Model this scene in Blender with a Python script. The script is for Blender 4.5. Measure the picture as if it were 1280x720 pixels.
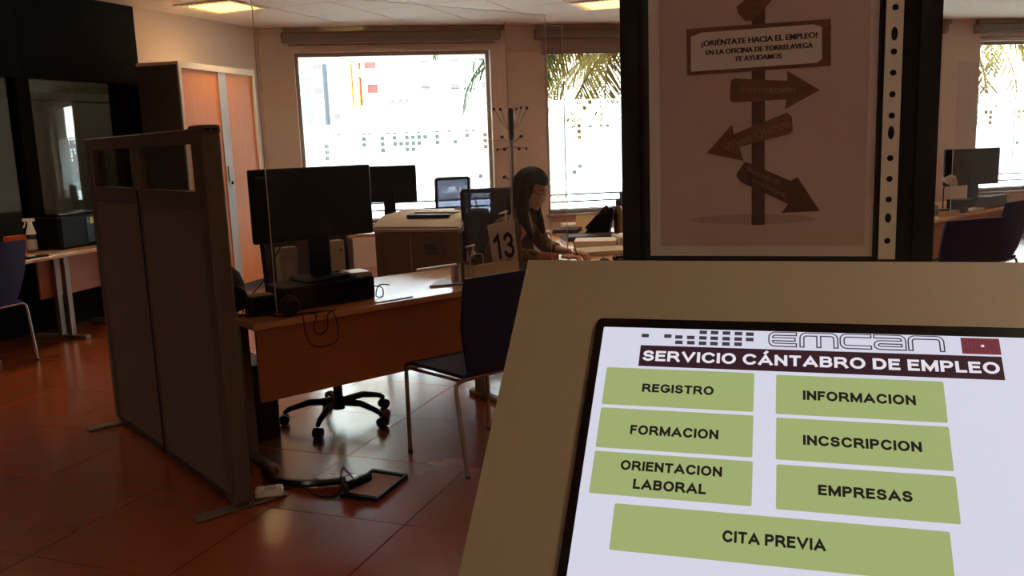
import bpy, bmesh, math, random
from mathutils import Vector, Matrix
random.seed(7)
for o in list(bpy.data.objects): bpy.data.objects.remove(o)
S = bpy.context.scene
COL = S.collection
R = math.radians
PI = math.pi

# ------------------------------------------------------------------ camera
cam = bpy.data.cameras.new('camera'); camo = bpy.data.objects.new('camera', cam); COL.objects.link(camo)
cam.sensor_width = 36; cam.lens = 1090/1280*36; cam.clip_start = 0.02; cam.clip_end = 400
P = R(9.48); RO = R(2.08)
fwd = Vector((0, math.cos(P), -math.sin(P))); up0 = Vector((0, math.sin(P), math.cos(P))); r0 = Vector((1, 0, 0))
rgt = math.cos(RO)*r0 - math.sin(RO)*up0; upv = math.sin(RO)*r0 + math.cos(RO)*up0
m = Matrix((rgt, upv, -fwd)).transposed().to_4x4(); m.translation = Vector((0, 0, 1.5))
camo.matrix_world = m
S.camera = camo
S.view_settings.view_transform = 'Standard'; S.view_settings.look = 'None'
S.view_settings.exposure = 0.0; S.view_settings.gamma = 1.0

# ------------------------------------------------------------------ sky and sun
SKY_STRENGTH = 24.0
w = bpy.data.worlds.new('sky'); S.world = w; w.use_nodes = True
nt = w.node_tree; bg = nt.nodes['Background']
tc = nt.nodes.new('ShaderNodeTexCoord'); sp = nt.nodes.new('ShaderNodeSeparateXYZ')
cr = nt.nodes.new('ShaderNodeValToRGB')
nt.links.new(tc.outputs['Generated'], sp.inputs[0]); nt.links.new(sp.outputs['Z'], cr.inputs[0])
cr.color_ramp.elements[0].position = 0.0; cr.color_ramp.elements[0].color = (0.92, 0.96, 1.0, 1)
cr.color_ramp.elements[1].position = 0.6; cr.color_ramp.elements[1].color = (0.55, 0.78, 1.0, 1)
nt.links.new(cr.outputs[0], bg.inputs[0]); bg.inputs[1].default_value = SKY_STRENGTH
sd = bpy.data.lights.new('sun', 'SUN'); sd.energy = 14.0; sd.angle = R(0.6); sd.color = (1, 0.93, 0.8)
so = bpy.data.objects.new('sun', sd); COL.objects.link(so); so.rotation_euler = (R(38), R(14), 0)

# interior lamp power (the ceiling luminaires)
LAMP_EMISSION = 1.2
LAMP_POWER = 14.0

# ------------------------------------------------------------------ materials
def sr(r, g, b):
    def f(c):
        c /= 255.0
        return c/12.92 if c <= 0.04045 else ((c+0.055)/1.055)**2.4
    return (f(r), f(g), f(b), 1)
def mat(name, col, rough=0.6, metal=0.0, var=0.0, scale=20.0, bump=0.0, stretch=None, emit=None, spec=0.5, coat=0.0):
    mt = bpy.data.materials.new(name); mt.use_nodes = True
    n = mt.node_tree; p = n.nodes['Principled BSDF']
    p.inputs['Base Color'].default_value = col; p.inputs['Roughness'].default_value = rough
    p.inputs['Metallic'].default_value = metal; p.inputs['Specular IOR Level'].default_value = spec
    p.inputs['Coat Weight'].default_value = coat; p.inputs['Coat Roughness'].default_value = 0.2
    if emit is not None:
        p.inputs['Emission Color'].default_value = emit[0]; p.inputs['Emission Strength'].default_value = emit[1]
    t = n.nodes.new('ShaderNodeTexCoord'); mp = n.nodes.new('ShaderNodeMapping')
    nz = n.nodes.new('ShaderNodeTexNoise'); nz.inputs['Scale'].default_value = scale; nz.inputs['Detail'].default_value = 4
    n.links.new(t.outputs['Object'], mp.inputs[0]); n.links.new(mp.outputs[0], nz.inputs['Vector'])
    if stretch: mp.inputs['Scale'].default_value = stretch
    if var > 0:
        mx = n.nodes.new('ShaderNodeMixRGB'); mx.blend_type = 'MULTIPLY'; mx.inputs[1].default_value = col
        rp = n.nodes.new('ShaderNodeValToRGB')
        rp.color_ramp.elements[0].color = (1-var, 1-var, 1-var, 1); rp.color_ramp.elements[1].color = (1+var*0.3,)*3+(1,)
        rp.color_ramp.elements[0].position = 0.3; rp.color_ramp.elements[1].position = 0.7
        mx.inputs[0].default_value = 1
        n.links.new(nz.outputs['Fac'], rp.inputs[0]); n.links.new(rp.outputs[0], mx.inputs[2])
        n.links.new(mx.outputs[0], p.inputs['Base Color'])
    if bump > 0:
        bp = n.nodes.new('ShaderNodeBump'); bp.inputs['Strength'].default_value = bump; bp.inputs['Distance'].default_value = 0.01
        n.links.new(nz.outputs['Fac'], bp.inputs['Height']); n.links.new(bp.outputs[0], p.inputs['Normal'])
    return mt
def glassmat(name, tint, gloss, grough=0.0):
    mt = bpy.data.materials.new(name); mt.use_nodes = True
    n = mt.node_tree; n.nodes.remove(n.nodes['Principled BSDF']); out = n.nodes['Material Output']
    tr = n.nodes.new('ShaderNodeBsdfTransparent'); tr.inputs[0].default_value = tint
    gl = n.nodes.new('ShaderNodeBsdfGlossy'); gl.inputs['Roughness'].default_value = grough; gl.inputs[0].default_value = (1, 1, 1, 1)
    fr = n.nodes.new('ShaderNodeLayerWeight'); fr.inputs['Blend'].default_value = 0.25
    mu = n.nodes.new('ShaderNodeMath'); mu.operation = 'MULTIPLY_ADD'; mu.inputs[1].default_value = 0.6; mu.inputs[2].default_value = gloss
    mx = n.nodes.new('ShaderNodeMixShader')
    n.links.new(fr.outputs['Fresnel'], mu.inputs[0]); mu.use_clamp = True
    mu.inputs[1].default_value = gloss*4
    n.links.new(mu.outputs[0], mx.inputs[0]); n.links.new(tr.outputs[0], mx.inputs[1]); n.links.new(gl.outputs[0], mx.inputs[2])
    n.links.new(mx.outputs[0], out.inputs[0])
    return mt
def filmmat(name):
    mt = bpy.data.materials.new(name); mt.use_nodes = True
    n = mt.node_tree; n.nodes.remove(n.nodes['Principled BSDF']); out = n.nodes['Material Output']
    a = n.nodes.new('ShaderNodeBsdfTranslucent'); a.inputs[0].default_value = (0.85, 0.87, 0.84, 1)
    b = n.nodes.new('ShaderNodeBsdfTransparent'); b.inputs[0].default_value = (0.9, 0.95, 0.93, 1)
    mx = n.nodes.new('ShaderNodeMixShader'); mx.inputs[0].default_value = 0.12
    n.links.new(a.outputs[0], mx.inputs[1]); n.links.new(b.outputs[0], mx.inputs[2]); n.links.new(mx.outputs[0], out.inputs[0])
    return mt
def emat(name, col, st=1.0):
    # a backlit display surface: emission only, with a matt black base
    mt = mat(name, (0.01, 0.01, 0.01, 1), 0.25, emit=(col, st), spec=0.2)
    return mt
M = {}
M['floor_tile'] = mat('glazed_terracotta', sr(170, 80, 36), 0.24, var=0.12, scale=3.0, bump=0.01, spec=1.0, coat=1.0)
M['grout'] = mat('grout', sr(34, 22, 16), 0.9)
M['ceil'] = mat('ceiling_tile_white', sr(232, 212, 192), 0.9, var=0.05, scale=60)
M['ceil_gap'] = mat('ceiling_joint', sr(120, 100, 88), 0.9)
M['cream'] = mat('cream_wall_paint', sr(224, 202, 184), 0.85, var=0.04, scale=3)
M['black_panel'] = mat('black_wall_panel', sr(22, 21, 19), 0.85, var=0.1, scale=6, spec=0.15)
M['black_trim'] = mat('black_trim', sr(12, 11, 10), 0.8, spec=0.1)
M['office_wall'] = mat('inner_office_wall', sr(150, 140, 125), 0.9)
M['alu'] = mat('window_frame_paint', sr(170, 150, 132), 0.6)
M['blind_box'] = mat('blind_cassette', sr(132, 114, 102), 0.55)
M['blind_fabric'] = mat('blind_fabric', sr(150, 130, 114), 0.9)
M['slat'] = mat('blind_slat', sr(196, 178, 150), 0.6)
M['glass'] = glassmat('window_glass', (0.94, 0.98, 0.97, 1), 0.03)
M['office_glass'] = glassmat('office_glass', (0.55, 0.56, 0.53, 1), 0.045)
M['screen_glass'] = glassmat('partition_glass', (0.75, 0.74, 0.72, 1), 0.03)
M['acrylic'] = glassmat('clear_acrylic', (0.955, 0.95, 0.945, 1), 0.018)
M['acrylic_edge'] = mat('acrylic_edge', sr(235, 225, 212), 0.2)
M['film'] = filmmat('frosted_film')
M['kiosk'] = mat('kiosk_enamel', sr(160, 144, 118), 0.55, var=0.03, scale=220, bump=0.02)
M['kiosk_side'] = mat('kiosk_side_enamel', sr(120, 108, 88), 0.6)
M['black'] = mat('black_plastic', sr(11, 10, 10), 0.5, var=0.1, scale=30, spec=0.2)
M['black_gloss'] = mat('black_gloss_plastic', sr(8, 8, 8), 0.22)
M['board'] = mat('black_board', sr(10, 9, 9), 0.6)
M['dgrey'] = mat('dark_grey_plastic', sr(52, 46, 42), 0.5)
M['grey_post'] = mat('grey_brown_metal', sr(104, 92, 78), 0.45, metal=0.2)
M['grey_panel'] = mat('grey_laminate_panel', sr(116, 100, 84), 0.7, var=0.04, scale=40)
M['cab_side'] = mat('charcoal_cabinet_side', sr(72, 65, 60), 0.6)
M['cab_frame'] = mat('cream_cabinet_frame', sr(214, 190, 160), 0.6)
M['orange_wood'] = mat('orange_wood_shutter', sr(224, 132, 62), 0.55, var=0.08, scale=9, stretch=(6, 6, 0.4))
M['shutter_edge'] = mat('grey_shutter_strip', sr(176, 168, 160), 0.4)
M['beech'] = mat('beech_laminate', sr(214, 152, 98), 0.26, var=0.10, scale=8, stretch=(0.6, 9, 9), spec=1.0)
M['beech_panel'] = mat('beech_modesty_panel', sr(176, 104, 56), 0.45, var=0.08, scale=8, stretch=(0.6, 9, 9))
M['chrome'] = mat('chrome_tube', sr(170, 155, 138), 0.25, metal=0.9)
M['steel'] = mat('grey_painted_steel', sr(130, 118, 104), 0.4, metal=0.4)
M['blue'] = mat('navy_shell', sr(13, 28, 80), 0.6, var=0.05, scale=60)
M['blue_frame'] = mat('navy_frame', sr(24, 27, 52), 0.4)
M['mesh'] = glassmat('chair_mesh', (0.045, 0.044, 0.058, 1), 0.02, 0.5)
M['rubber'] = mat('black_rubber', sr(16, 15, 15), 0.7)
M['printer'] = mat('printer_cream', sr(200, 184, 164), 0.45)
M['printer_dark'] = mat('printer_taupe', sr(128, 110, 94), 0.55)
M['white'] = mat('white_plastic', sr(232, 226, 216), 0.4)
M['paper'] = mat('white_paper', sr(236, 228, 216), 0.9)
M['paper2'] = mat('cream_paper', sr(214, 198, 170), 0.9)
M['card'] = mat('tan_card', sr(196, 160, 118), 0.9)
M['logo_grey'] = mat('dim_grey_print', sr(74, 70, 66), 0.6)
M['ink'] = mat('black_ink', sr(14, 12, 12), 0.7)
M['skin'] = mat('skin', sr(205, 142, 112), 0.55)
M['hair'] = mat('dark_hair', sr(38, 24, 18), 0.6, var=0.7, scale=14, stretch=(6, 6, 0.5), bump=1.0, spec=0.15)
M['mask'] = mat('white_face_mask', sr(222, 205, 186), 0.8)
M['blouse'] = mat('mottled_blouse', sr(140, 120, 84), 0.85, var=0.92, scale=34)
M['vest'] = mat('mauve_grey_vest', sr(82, 62, 64), 0.9, var=0.3, scale=25)
M['trousers'] = mat('dark_trousers', sr(34, 34, 44), 0.9)
M['eye'] = mat('eye_dark', sr(30, 20, 16), 0.2)
M['orange'] = mat('orange_box', sr(196, 84, 30), 0.7)
M['green_lbl'] = mat('yellow_green_label', sr(196, 206, 90), 0.7)
M['bottle'] = mat('steel_bottle', sr(150, 128, 96), 0.3, metal=0.6)
M['clear'] = glassmat('clear_bottle', (0.7, 0.72, 0.7, 1), 0.08)
M['frond_g'] = mat('palm_green', sr(52, 78, 14), 0.7, var=0.4, scale=5)
M['frond_y'] = mat('palm_yellow', sr(146, 122, 14), 0.7, var=0.4, scale=5)
M['trunk'] = mat('palm_trunk', sr(120, 90, 62), 0.9, var=0.4, scale=12, bump=0.6)
M['rail'] = mat('grey_railing', sr(22, 23, 26), 0.5, metal=0.2)
M['pave'] = mat('pale_pavement', sr(206, 200, 190), 0.9, var=0.1, scale=3)
M['road'] = mat('asphalt', sr(120, 118, 116), 0.9, var=0.1, scale=8)
M['facade_y'] = mat('pale_yellow_render', sr(232, 200, 92), 0.9)
M['facade_o'] = mat('orange_render', sr(236, 150, 84), 0.9)
M['facade_w'] = mat('white_render', sr(248, 240, 232), 0.9)
M['facade_c'] = mat('pale_cyan_render', sr(84, 190, 200), 0.9)
M['far_dark'] = mat('far_window_glass', sr(52, 40, 42), 0.4)
M['far_brown'] = mat('far_balcony_shade', sr(82, 40, 34), 0.9)
M['hedge'] = mat('hedge_green', sr(26, 34, 20), 0.9, var=0.5, scale=2)
M['lamp'] = mat('lamp_tube', sr(255, 244, 214), 0.5, emit=(sr(255, 226, 170), LAMP_EMISSION))
M['louvre'] = mat('louvre_metal', sr(226, 206, 160), 0.3, metal=0.5)
M['scr_white'] = emat('screen_page', sr(212, 211, 228))
M['scr_green'] = emat('screen_button_green', sr(158, 171, 112))
M['scr_bar'] = emat('screen_title_bar', sr(52, 30, 38))
M['scr_text'] = emat('screen_text_dark', sr(34, 28, 26))
M['scr_tw'] = emat('screen_text_white', sr(228, 222, 232))
M['scr_dot'] = emat('screen_logo_grey', sr(62, 56, 66))
M['scr_red'] = emat('screen_emblem_red', sr(128, 44, 54))
M['p_sheet'] = mat('poster_sheet', sr(244, 230, 222), 0.8)
M['p_bg'] = mat('poster_print_background', sr(222, 192, 184), 0.8, var=0.06, scale=4)
M['p_shadow'] = mat('poster_print_shadow', sr(196, 166, 158), 0.8)
M['p_wood'] = mat('poster_print_wood', sr(138, 86, 62), 0.8, var=0.3, scale=60, stretch=(1, 1, 4))
M['p_wood2'] = mat('poster_print_wood_dark', sr(104, 66, 50), 0.8, var=0.3, scale=60, stretch=(4, 1, 1))
M['p_white'] = mat('poster_print_white', sr(240, 224, 216), 0.8)
M['p_ink'] = mat('poster_print_ink', sr(52, 26, 24), 0.8)
M['p_emb'] = mat('poster_print_carving', sr(172, 120, 96), 0.8)
M['sleeve'] = glassmat('plastic_sleeve', (0.93, 0.92, 0.91, 1), 0.025, 0.08)
M['strip'] = mat('sleeve_binding_strip', sr(225, 210, 190), 0.5)

# ------------------------------------------------------------------ helpers
def T(x, y, z, rx=0, ry=0, rz=0):
    return Matrix.Translation((x, y, z)) @ Matrix.Rotation(rz, 4, 'Z') @ Matrix.Rotation(ry, 4, 'Y') @ Matrix.Rotation(rx, 4, 'X')
def xf(bm, vs, mt):
    if mt is not None: bmesh.ops.transform(bm, matrix=mt, verts=vs)
def box(bm, x0, x1, y0, y1, z0, z1, mt=None, bev=0.0, seg=1):
    r = bmesh.ops.create_cube(bm, size=1)
    vs = r['verts']
    for v in vs:
        v.co = Vector(((x0+x1)/2+v.co.x*(x1-x0), (y0+y1)/2+v.co.y*(y1-y0), (z0+z1)/2+v.co.z*(z1-z0)))
    if bev > 0:
        es = list({e for v in vs for e in v.link_edges})
        q = bmesh.ops.bevel(bm, geom=es, offset=bev, segments=seg, affect='EDGES', profile=0.5)
        vs = list({v for f in q['faces'] for v in f.verts} | {v for v in vs if v.is_valid})
    xf(bm, vs, mt)
    return bm
def tube(bm, pts, r, seg=8, mt=None, caps=True):
    pts = [Vector(p) for p in pts]
    rs = r if isinstance(r, (list, tuple)) else [r]*len(pts)
    rings = []; prev = None
    for i, p in enumerate(pts):
        if i == 0: d = pts[1]-p
        elif i == len(pts)-1: d = p-pts[i-1]
        else: d = (pts[i+1]-p).normalized()+(p-pts[i-1]).normalized()
        d.normalize()
        if prev is None:
            a = Vector((0, 0, 1)) if abs(d.z) < 0.9 else Vector((1, 0, 0))
            u = d.cross(a).normalized()
        else:
            u = (prev-d*prev.dot(d)).normalized()
        prev = u; v = d.cross(u)
        rings.append([bm.verts.new(p+rs[i]*(math.cos(2*PI*k/seg)*u+math.sin(2*PI*k/seg)*v)) for k in range(seg)])
    for a, b in zip(rings, rings[1:]):
        for k in range(seg):
            bm.faces.new((a[k], a[(k+1) % seg], b[(k+1) % seg], b[k]))
    if caps:
        bm.faces.new(rings[0][::-1]); bm.faces.new(rings[-1])
    xf(bm, [v for rr in rings for v in rr], mt)
    return bm
def lathe(bm, prof, seg=20, mt=None):
    rings = []
    for r, z in prof:
        rings.append([bm.verts.new((max(r, 1e-4)*math.cos(2*PI*k/seg), max(r, 1e-4)*math.sin(2*PI*k/seg), z)) for k in range(seg)])
    for a, b in zip(rings, rings[1:]):
        for k in range(seg):
            bm.faces.new((a[k], a[(k+1) % seg], b[(k+1) % seg], b[k]))
    bm.faces.new(rings[0][::-1]); bm.faces.new(rings[-1])
    xf(bm, [v for rr in rings for v in rr], mt)
    return bm
def prism(bm, pts, d0, d1, mt=None):
    """outline in local XY extruded from z=d0 to z=d1"""
    a = [bm.verts.new((x, y, d0)) for x, y in pts]; b = [bm.verts.new((x, y, d1)) for x, y in pts]
    n = len(pts)
    bm.faces.new(a[::-1]); bm.faces.new(b)
    for i in range(n): bm.faces.new((a[i], a[(i+1) % n], b[(i+1) % n], b[i]))
    xf(bm, a+b, mt)
    return bm
def rrect(w, h, r, n=4, cx=0, cy=0):
    out = []
    for sx, sy, a0 in ((1, 1, 0), (-1, 1, 90), (-1, -1, 180), (1, -1, 270)):
        for k in range(n+1):
            a = R(a0+90*k/n)
            out.append((cx+sx*(w/2-r)+r*math.cos(a), cy+sy*(h/2-r)+r*math.sin(a)))
    return out
def sphere(bm, c, r, sc=(1, 1, 1), mt=None, u=16, v=10):
    q = bmesh.ops.create_uvsphere(bm, u_segments=u, v_segments=v, radius=r)
    for vv in q['verts']: vv.co = Vector((vv.co.x*sc[0]+c[0], vv.co.y*sc[1]+c[1], vv.co.z*sc[2]+c[2]))
    xf(bm, q['verts'], mt); return bm
def obj(name, bm, mt, parent=None, smooth=False, loc=None, rot=None, label=None):
    me = bpy.data.meshes.new(name)
    if isinstance(bm, bpy.types.Mesh): me = bm
    else:
        bmesh.ops.recalc_face_normals(bm, faces=bm.faces)
        bm.to_mesh(me); bm.free()
    if smooth:
        for p in me.polygons: p.use_smooth = True
        try: me.set_sharp_from_angle(angle=R(40))
        except Exception: pass
    me.materials.clear()
    me.materials.append(M[mt])
    o = bpy.data.objects.new(name, me); COL.objects.link(o)
    if parent: o.parent = parent
    if loc: o.location = loc
    if rot: o.rotation_euler = rot
    if label: o['label'] = label
    return o
def B(): return bmesh.new()
def thing(name, label, cat, loc=(0, 0, 0), rz=0, group=None):
    o = bpy.data.objects.new(name, None); COL.objects.link(o); o.empty_display_size = 0.1
    o.location = loc; o.rotation_euler = (0, 0, rz); o['label'] = label; o['category'] = cat
    if group: o['group'] = group
    return o
def tag(o, label, cat, group=None):
    o['label'] = label; o['category'] = cat
    if group: o['group'] = group
    return o
def struct(o, label=None, cat='structure'):
    o['kind'] = 'structure'
    if label: o['label'] = label
    o['category'] = cat
    return o
def sempty(name, label, cat, loc=(0, 0, 0), rz=0):
    o = thing(name, label, cat, loc, rz); o['kind'] = 'structure'; return o
def bx(name, mt, parent, *a, bev=0.0, m4=None, smooth=False, label=None):
    return obj(name, box(B(), *a, mt=m4, bev=bev), mt, parent, smooth, label=label)
def children(o): return [c for c in bpy.data.objects if c.parent == o]
def dup(root, loc, rz, label, group=None):
    r = root.copy(); COL.objects.link(r); r.location = loc; r.rotation_euler = (0, 0, rz); r['label'] = label
    if group: r['group'] = group
    for ch in children(root):
        c = ch.copy(); COL.objects.link(c); c.parent = r
        for g in children(ch):
            d = g.copy(); COL.objects.link(d); d.parent = c
    return r
def text_mesh(body, x0, x1, y0, y1, off=0.0, shear=0.0, thick=0.0):
    """flat lettering in local XY, fitted to the box x0..x1, y0..y1 (y0 baseline, y1 cap height)"""
    cu = bpy.data.curves.new('t', 'FONT'); cu.body = body; cu.size = 1; cu.offset = off; cu.shear = shear; cu.resolution_u = 3
    ob = bpy.data.objects.new('t', cu); COL.objects.link(ob)
    dg = bpy.context.evaluated_depsgraph_get(); me = bpy.data.meshes.new_from_object(ob.evaluated_get(dg))
    bpy.data.objects.remove(ob)
    xs = [v.co.x for v in me.vertices]; a, b = min(xs), max(xs)
    cap = 0.729
    bm = bmesh.new(); bm.from_mesh(me); bpy.data.meshes.remove(me)
    for v in bm.verts:
        v.co.x = x0+(v.co.x-a)/(b-a)*(x1-x0); v.co.y = y0+(v.co.y/cap)*(y1-y0); v.co.z = 0
    return bm
def ribbon(bm, pts, wd, z, mt, closed=False):
    n = len(pts); L = []; Rr_ = []
    P_ = [Vector((p[0], p[1], 0)) for p in pts]
    for i, p in enumerate(P_):
        a = P_[i-1] if i > 0 else (P_[-2] if closed else p); b = P_[i+1] if i < n-1 else (P_[1] if closed else p)
        d1 = (p-a).normalized() if (p-a).length > 1e-9 else (b-p).normalized(); d2 = (b-p).normalized() if (b-p).length > 1e-9 else d1
        t_ = (d1+d2).normalized(); nn = Vector((-t_.y, t_.x, 0)); sc = wd/2/max(0.5, nn.dot(Vector((-d1.y, d1.x, 0))))
        q = p
        if i == 0 and not closed: q = p-d1*wd/2
        if i == n-1 and not closed: q = p+d2*wd/2
        L.append(q+nn*sc); Rr_.append(q-nn*sc)
    vs = [bm.verts.new((v.x, v.y, z)) for v in L+Rr_]
    for i in range(n-1): bm.faces.new((vs[i], vs[i+1], vs[n+i+1], vs[n+i]))
    xf(bm, vs, mt)
def arcpts(cx, cy, rx, ry, a0, a1, n=6): return [(cx+rx*math.cos(R(a0+(a1-a0)*k/n)), cy+ry*math.sin(R(a0+(a1-a0)*k/n))) for k in range(n+1)]
def glyph(ch, sw):
    a = sw/2; t = 1-a
    if ch == 'I': return sw, [[(a, a), (a, t)]]
    if ch == ' ': return 0.22, []
    if ch == 'E': return 0.72, [[(0.72-a, t), (a, t), (a, a), (0.72-a, a)], [(a, 0.53), (0.66-a, 0.53)]]
    if ch == 'F': return 0.66, [[(0.66-a, t), (a, t), (a, a)], [(a, 0.51), (0.6-a, 0.51)]]
    if ch == 'L': return 0.66, [[(a, t), (a, a), (0.66-a, a)]]
    if ch == 'T': return 0.78, [[(a, t), (0.78-a, t)], [(0.39, t), (0.39, a)]]
    if ch == 'O': return 0.98, [arcpts(0.49, 0.5, 0.49-a, 0.52-a, 0, 360, 28)]
    if ch == 'C': return 0.92, [arcpts(0.49, 0.5, 0.49-a, 0.52-a, 42, 318, 20)]
    if ch == 'G': return 0.98, [arcpts(0.49, 0.5, 0.49-a, 0.52-a, 42, 322, 20)+[(0.98-a, 0.26), (0.98-a, 0.46), (0.58, 0.46)]]
    if ch == 'D': return 0.86, [[(a, a), (a, t), (0.40, t)]+arcpts(0.40, 0.5, 0.46-a, t-0.5, 90, -90, 12)+[(0.40, a), (a, a)]]
    if ch == 'B': return 0.80, [[(a, a), (a, t), (0.46, t)]+arcpts(0.48, (t+0.53)/2, 0.29-a, (t-0.53)/2, 90, -90, 8)+[(a, 0.53)], [(0.46, 0.53)]+arcpts(0.48, (a+0.53)/2, 0.32-a, (0.53-a)/2, 90, -90, 8)+[(a, a)]]
    if ch == 'P': return 0.78, [[(a, a), (a, t), (0.44, t)]+arcpts(0.46, (t+0.46)/2, 0.32-a, (t-0.46)/2, 90, -90, 8)+[(a, 0.46)]]
    if ch == 'R': return 0.88, [[(a, a), (a, t), (0.46, t)]+arcpts(0.50, (t+0.47)/2, 0.32-a, (t-0.47)/2, 90, -90, 8)+[(a, 0.47)], [(0.46, 0.45), (0.64, 0.33), (0.78, a*0.9)]]
    if ch == 'S': return 0.80, [arcpts(0.40, (t+0.51)/2, 0.37-a, (t-0.49)/2, 20, 270, 12)[:-1]+arcpts(0.40, (a+0.51)/2, 0.40-a, (0.53-a)/2, 90, -160, 12)]
    if ch == 'N': return 0.84, [[(a, a), (a, t)], [(a+0.01, t-0.03), (0.84-a-0.01, a+0.03)], [(0.84-a, a), (0.84-a, t)]]
    if ch == 'M': return 1.02, [[(a, a), (a, t)], [(a+0.02, t-0.02), (0.51, a+0.05), (1.0-a, t-0.02)], [(1.02-a, a), (1.02-a, t)]]
    if ch == 'V': return 0.96, [[(0.115, t), (0.48, a+0.04), (0.845, t)]]
    if ch in 'A\u00c1':
        q = [[(0.115, a), (0.49, t-0.03), (0.865, a)], [(0.26, 0.32), (0.72, 0.32)]]
        if ch != 'A': q.append([(0.47, 1.13), (0.56, 1.24)])
        return 0.98, q
    if ch == '1': return 0.42, [[(a, 0.73), (0.42-a, t-0.02), (0.42-a, a)]]
    if ch == '3': return 0.66, [arcpts(0.32, (t+0.52)/2, 0.31-a, (t-0.52)/2, 160, -90, 12)+arcpts(0.32, (a+0.52)/2, 0.34-a, (0.52-a)/2, 90, -160, 12)[1:]]
def sans(body, x0, x1, y0, y1, sw=0.19, gap=0.14):
    """bold grotesque capitals drawn as ribbons, fitted to the box"""
    bm = bmesh.new(); adv = []; x = 0
    for ch in body:
        wdt, _ = glyph(ch, sw); adv.append(x); x += wdt+gap
    tot = x-gap; ky = y1-y0; kx = (x1-x0)/tot
    for ch, ax in zip(body, adv):
        wdt, st = glyph(ch, sw)
        for k, pts in enumerate(st):
            closed = ch == 'O'
            n0 = len(bm.verts)
            ribbon(bm, pts, sw, 0, None, closed)
            bm.verts.ensure_lookup_table()
            for q in bm.verts[n0:]:
                q.co = Vector((x0+(q.co.x+ax)*kx, y0+q.co.y*ky, 0))
    return bm
def move(bm, mt):
    bmesh.ops.transform(bm, matrix=mt, verts=bm.verts[:]); return bm
def merge(*bms):
    out = bmesh.new()
    for b in bms:
        me = bpy.data.meshes.new('x'); b.to_mesh(me); b.free(); out.from_mesh(me); bpy.data.meshes.remove(me)
    return out

# ================================================================== SETTING
HC = 2.95
A_WW = math.atan2(0.179, 0.984)                     # window wall heading
WO = Vector((-2.75, 10.82, 0)); EW = Vector((math.cos(A_WW), math.sin(A_WW), 0)); NW = Vector((-EW.y, EW.x, 0))
A_G = math.atan2(0.934, 0.358)                      # left wall heading (away from camera)
LO = Vector((-2.93, 10.77, 0)); GL = Vector((math.cos(A_G), math.sin(A_G), 0)); NL = Vector((GL.y, -GL.x, 0))
e1 = Vector((0.347, 0.938, 0)).normalized(); e2 = Vector((e1.y, -e1.x, 0))   # tile grid

def in_room(p, mg=0.0):
    if (p-WO).dot(NW) > -mg: return False
    if (p-LO).dot(NL) < mg: return False
    return p.x < 9.5-mg and p.y > -2.6+mg
# floor ------------------------------------------------------------
fl = bmesh.new(); box(fl, -11.5, 10, -3, 15.5, -0.12, -0.0036)
floor = struct(obj('floor', fl, 'grout'), 'glossy terracotta tiled floor of the office', 'floor')
TS = 0.64; O1 = Vector((-0.465, 3.303, 0))
def tile_mesh(size, gap, z0, z1, mt, name):
    bm = bmesh.new(); box(bm, gap/2, size-gap/2, gap/2, size-gap/2, z0, z1)
    me = bpy.data.meshes.new(name); bm.to_mesh(me); bm.free(); me.materials.append(M[mt]); return me
tme = tile_mesh(TS, 0.005, -0.0035, 0, 'floor_tile', 'tile')
tm = Matrix((e2, e1, Vector((0, 0, 1)))).transposed().to_4x4()
cands = []; rest = bmesh.new()
for i in range(-24, 26):
    for j in range(-12, 22):
        p = O1+e2*(i*TS)+e1*(j*TS); c = p+e1*TS/2+e2*TS/2
        if not in_room(c, -0.45): continue
        vis = c.y > 1.2 and abs(c.x) < c.y*0.64+0.4
        behind_kiosk = c.x > 0.1*c.y+0.3 and c.y < 5.5
        if vis and not behind_kiosk: cands.append((c.y, p))
        else:
            q = tm.copy(); q.translation = p
            box(rest, 0.0025, TS-0.0025, 0.0025, TS-0.0025, -0.0035, 0, mt=q)
cands.sort(key=lambda t: t[0])
for k, (yy, p) in enumerate(cands):
    q = tm.copy(); q.translation = p
    if k < 295:
        o = bpy.data.objects.new('tile', tme); COL.objects.link(o); o.matrix_world = q; o.parent = floor
    else: box(rest, 0.0025, TS-0.0025, 0.0025, TS-0.0025, -0.0035, 0, mt=q)
ro = obj('tile_field', rest, 'floor_tile', floor); ro['kind'] = 'stuff'
# ceiling ----------------------------------------------------------
cl = bmesh.new(); box(cl, -11.5, 10, -3, 15.5, HC, HC+0.15)
ceiling = struct(obj('ceiling', cl, 'ceil'), 'pale suspended ceiling of square tiles', 'ceiling')
CS = 0.683
def Zp(px, py, z):
    d = fwd+(px-640)/1090*rgt+(360-py)/1090*upv
    return Vector((0, 0, 1.5))+d*((z-1.5)/d.z)
OC = Vector((0.0543, 9.827, 0))
cme = tile_mesh(CS, 0.014, HC-0.012, HC-0.0005, 'ceil', 'ctile')
crest = bmesh.new(); grid = {}
LIGHTS = [(-4, -3), (1, 0), (-4, -8), (6, -5), (1, -15), (6, -13), (11, -9), (1, -5), (11, -4)]  # unseen fitting over the near desk is added for more bounce light
ncl = 0; cpts = []
for i in range(-24, 26):
    for j in range(-20, 4):
        p = OC+e2*(i*CS)+e1*(j*CS); c = p+e1*CS/2+e2*CS/2
        if (i, j) in LIGHTS: continue
        ok = all(in_room(p+a*CS+b*CS, 0.02) for a in (e1, e1*0) for b in (e2, e2*0))
        q = tm.copy(); q.translation = p
        if not ok: continue
        if c.y > 6.0 and abs(c.x) < c.y*0.62+0.5 and ncl < 290:
            o = bpy.data.objects.new('ceiling_tile', cme); COL.objects.link(o); o.matrix_world = q; o.parent = ceiling; ncl += 1
        else: box(crest, 0.007, CS-0.007, 0.007, CS-0.007, HC-0.012, HC-0.0005, mt=q)
ro = obj('ceiling_tile_field', crest, 'ceil', ceiling); ro['kind'] = 'stuff'
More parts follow.
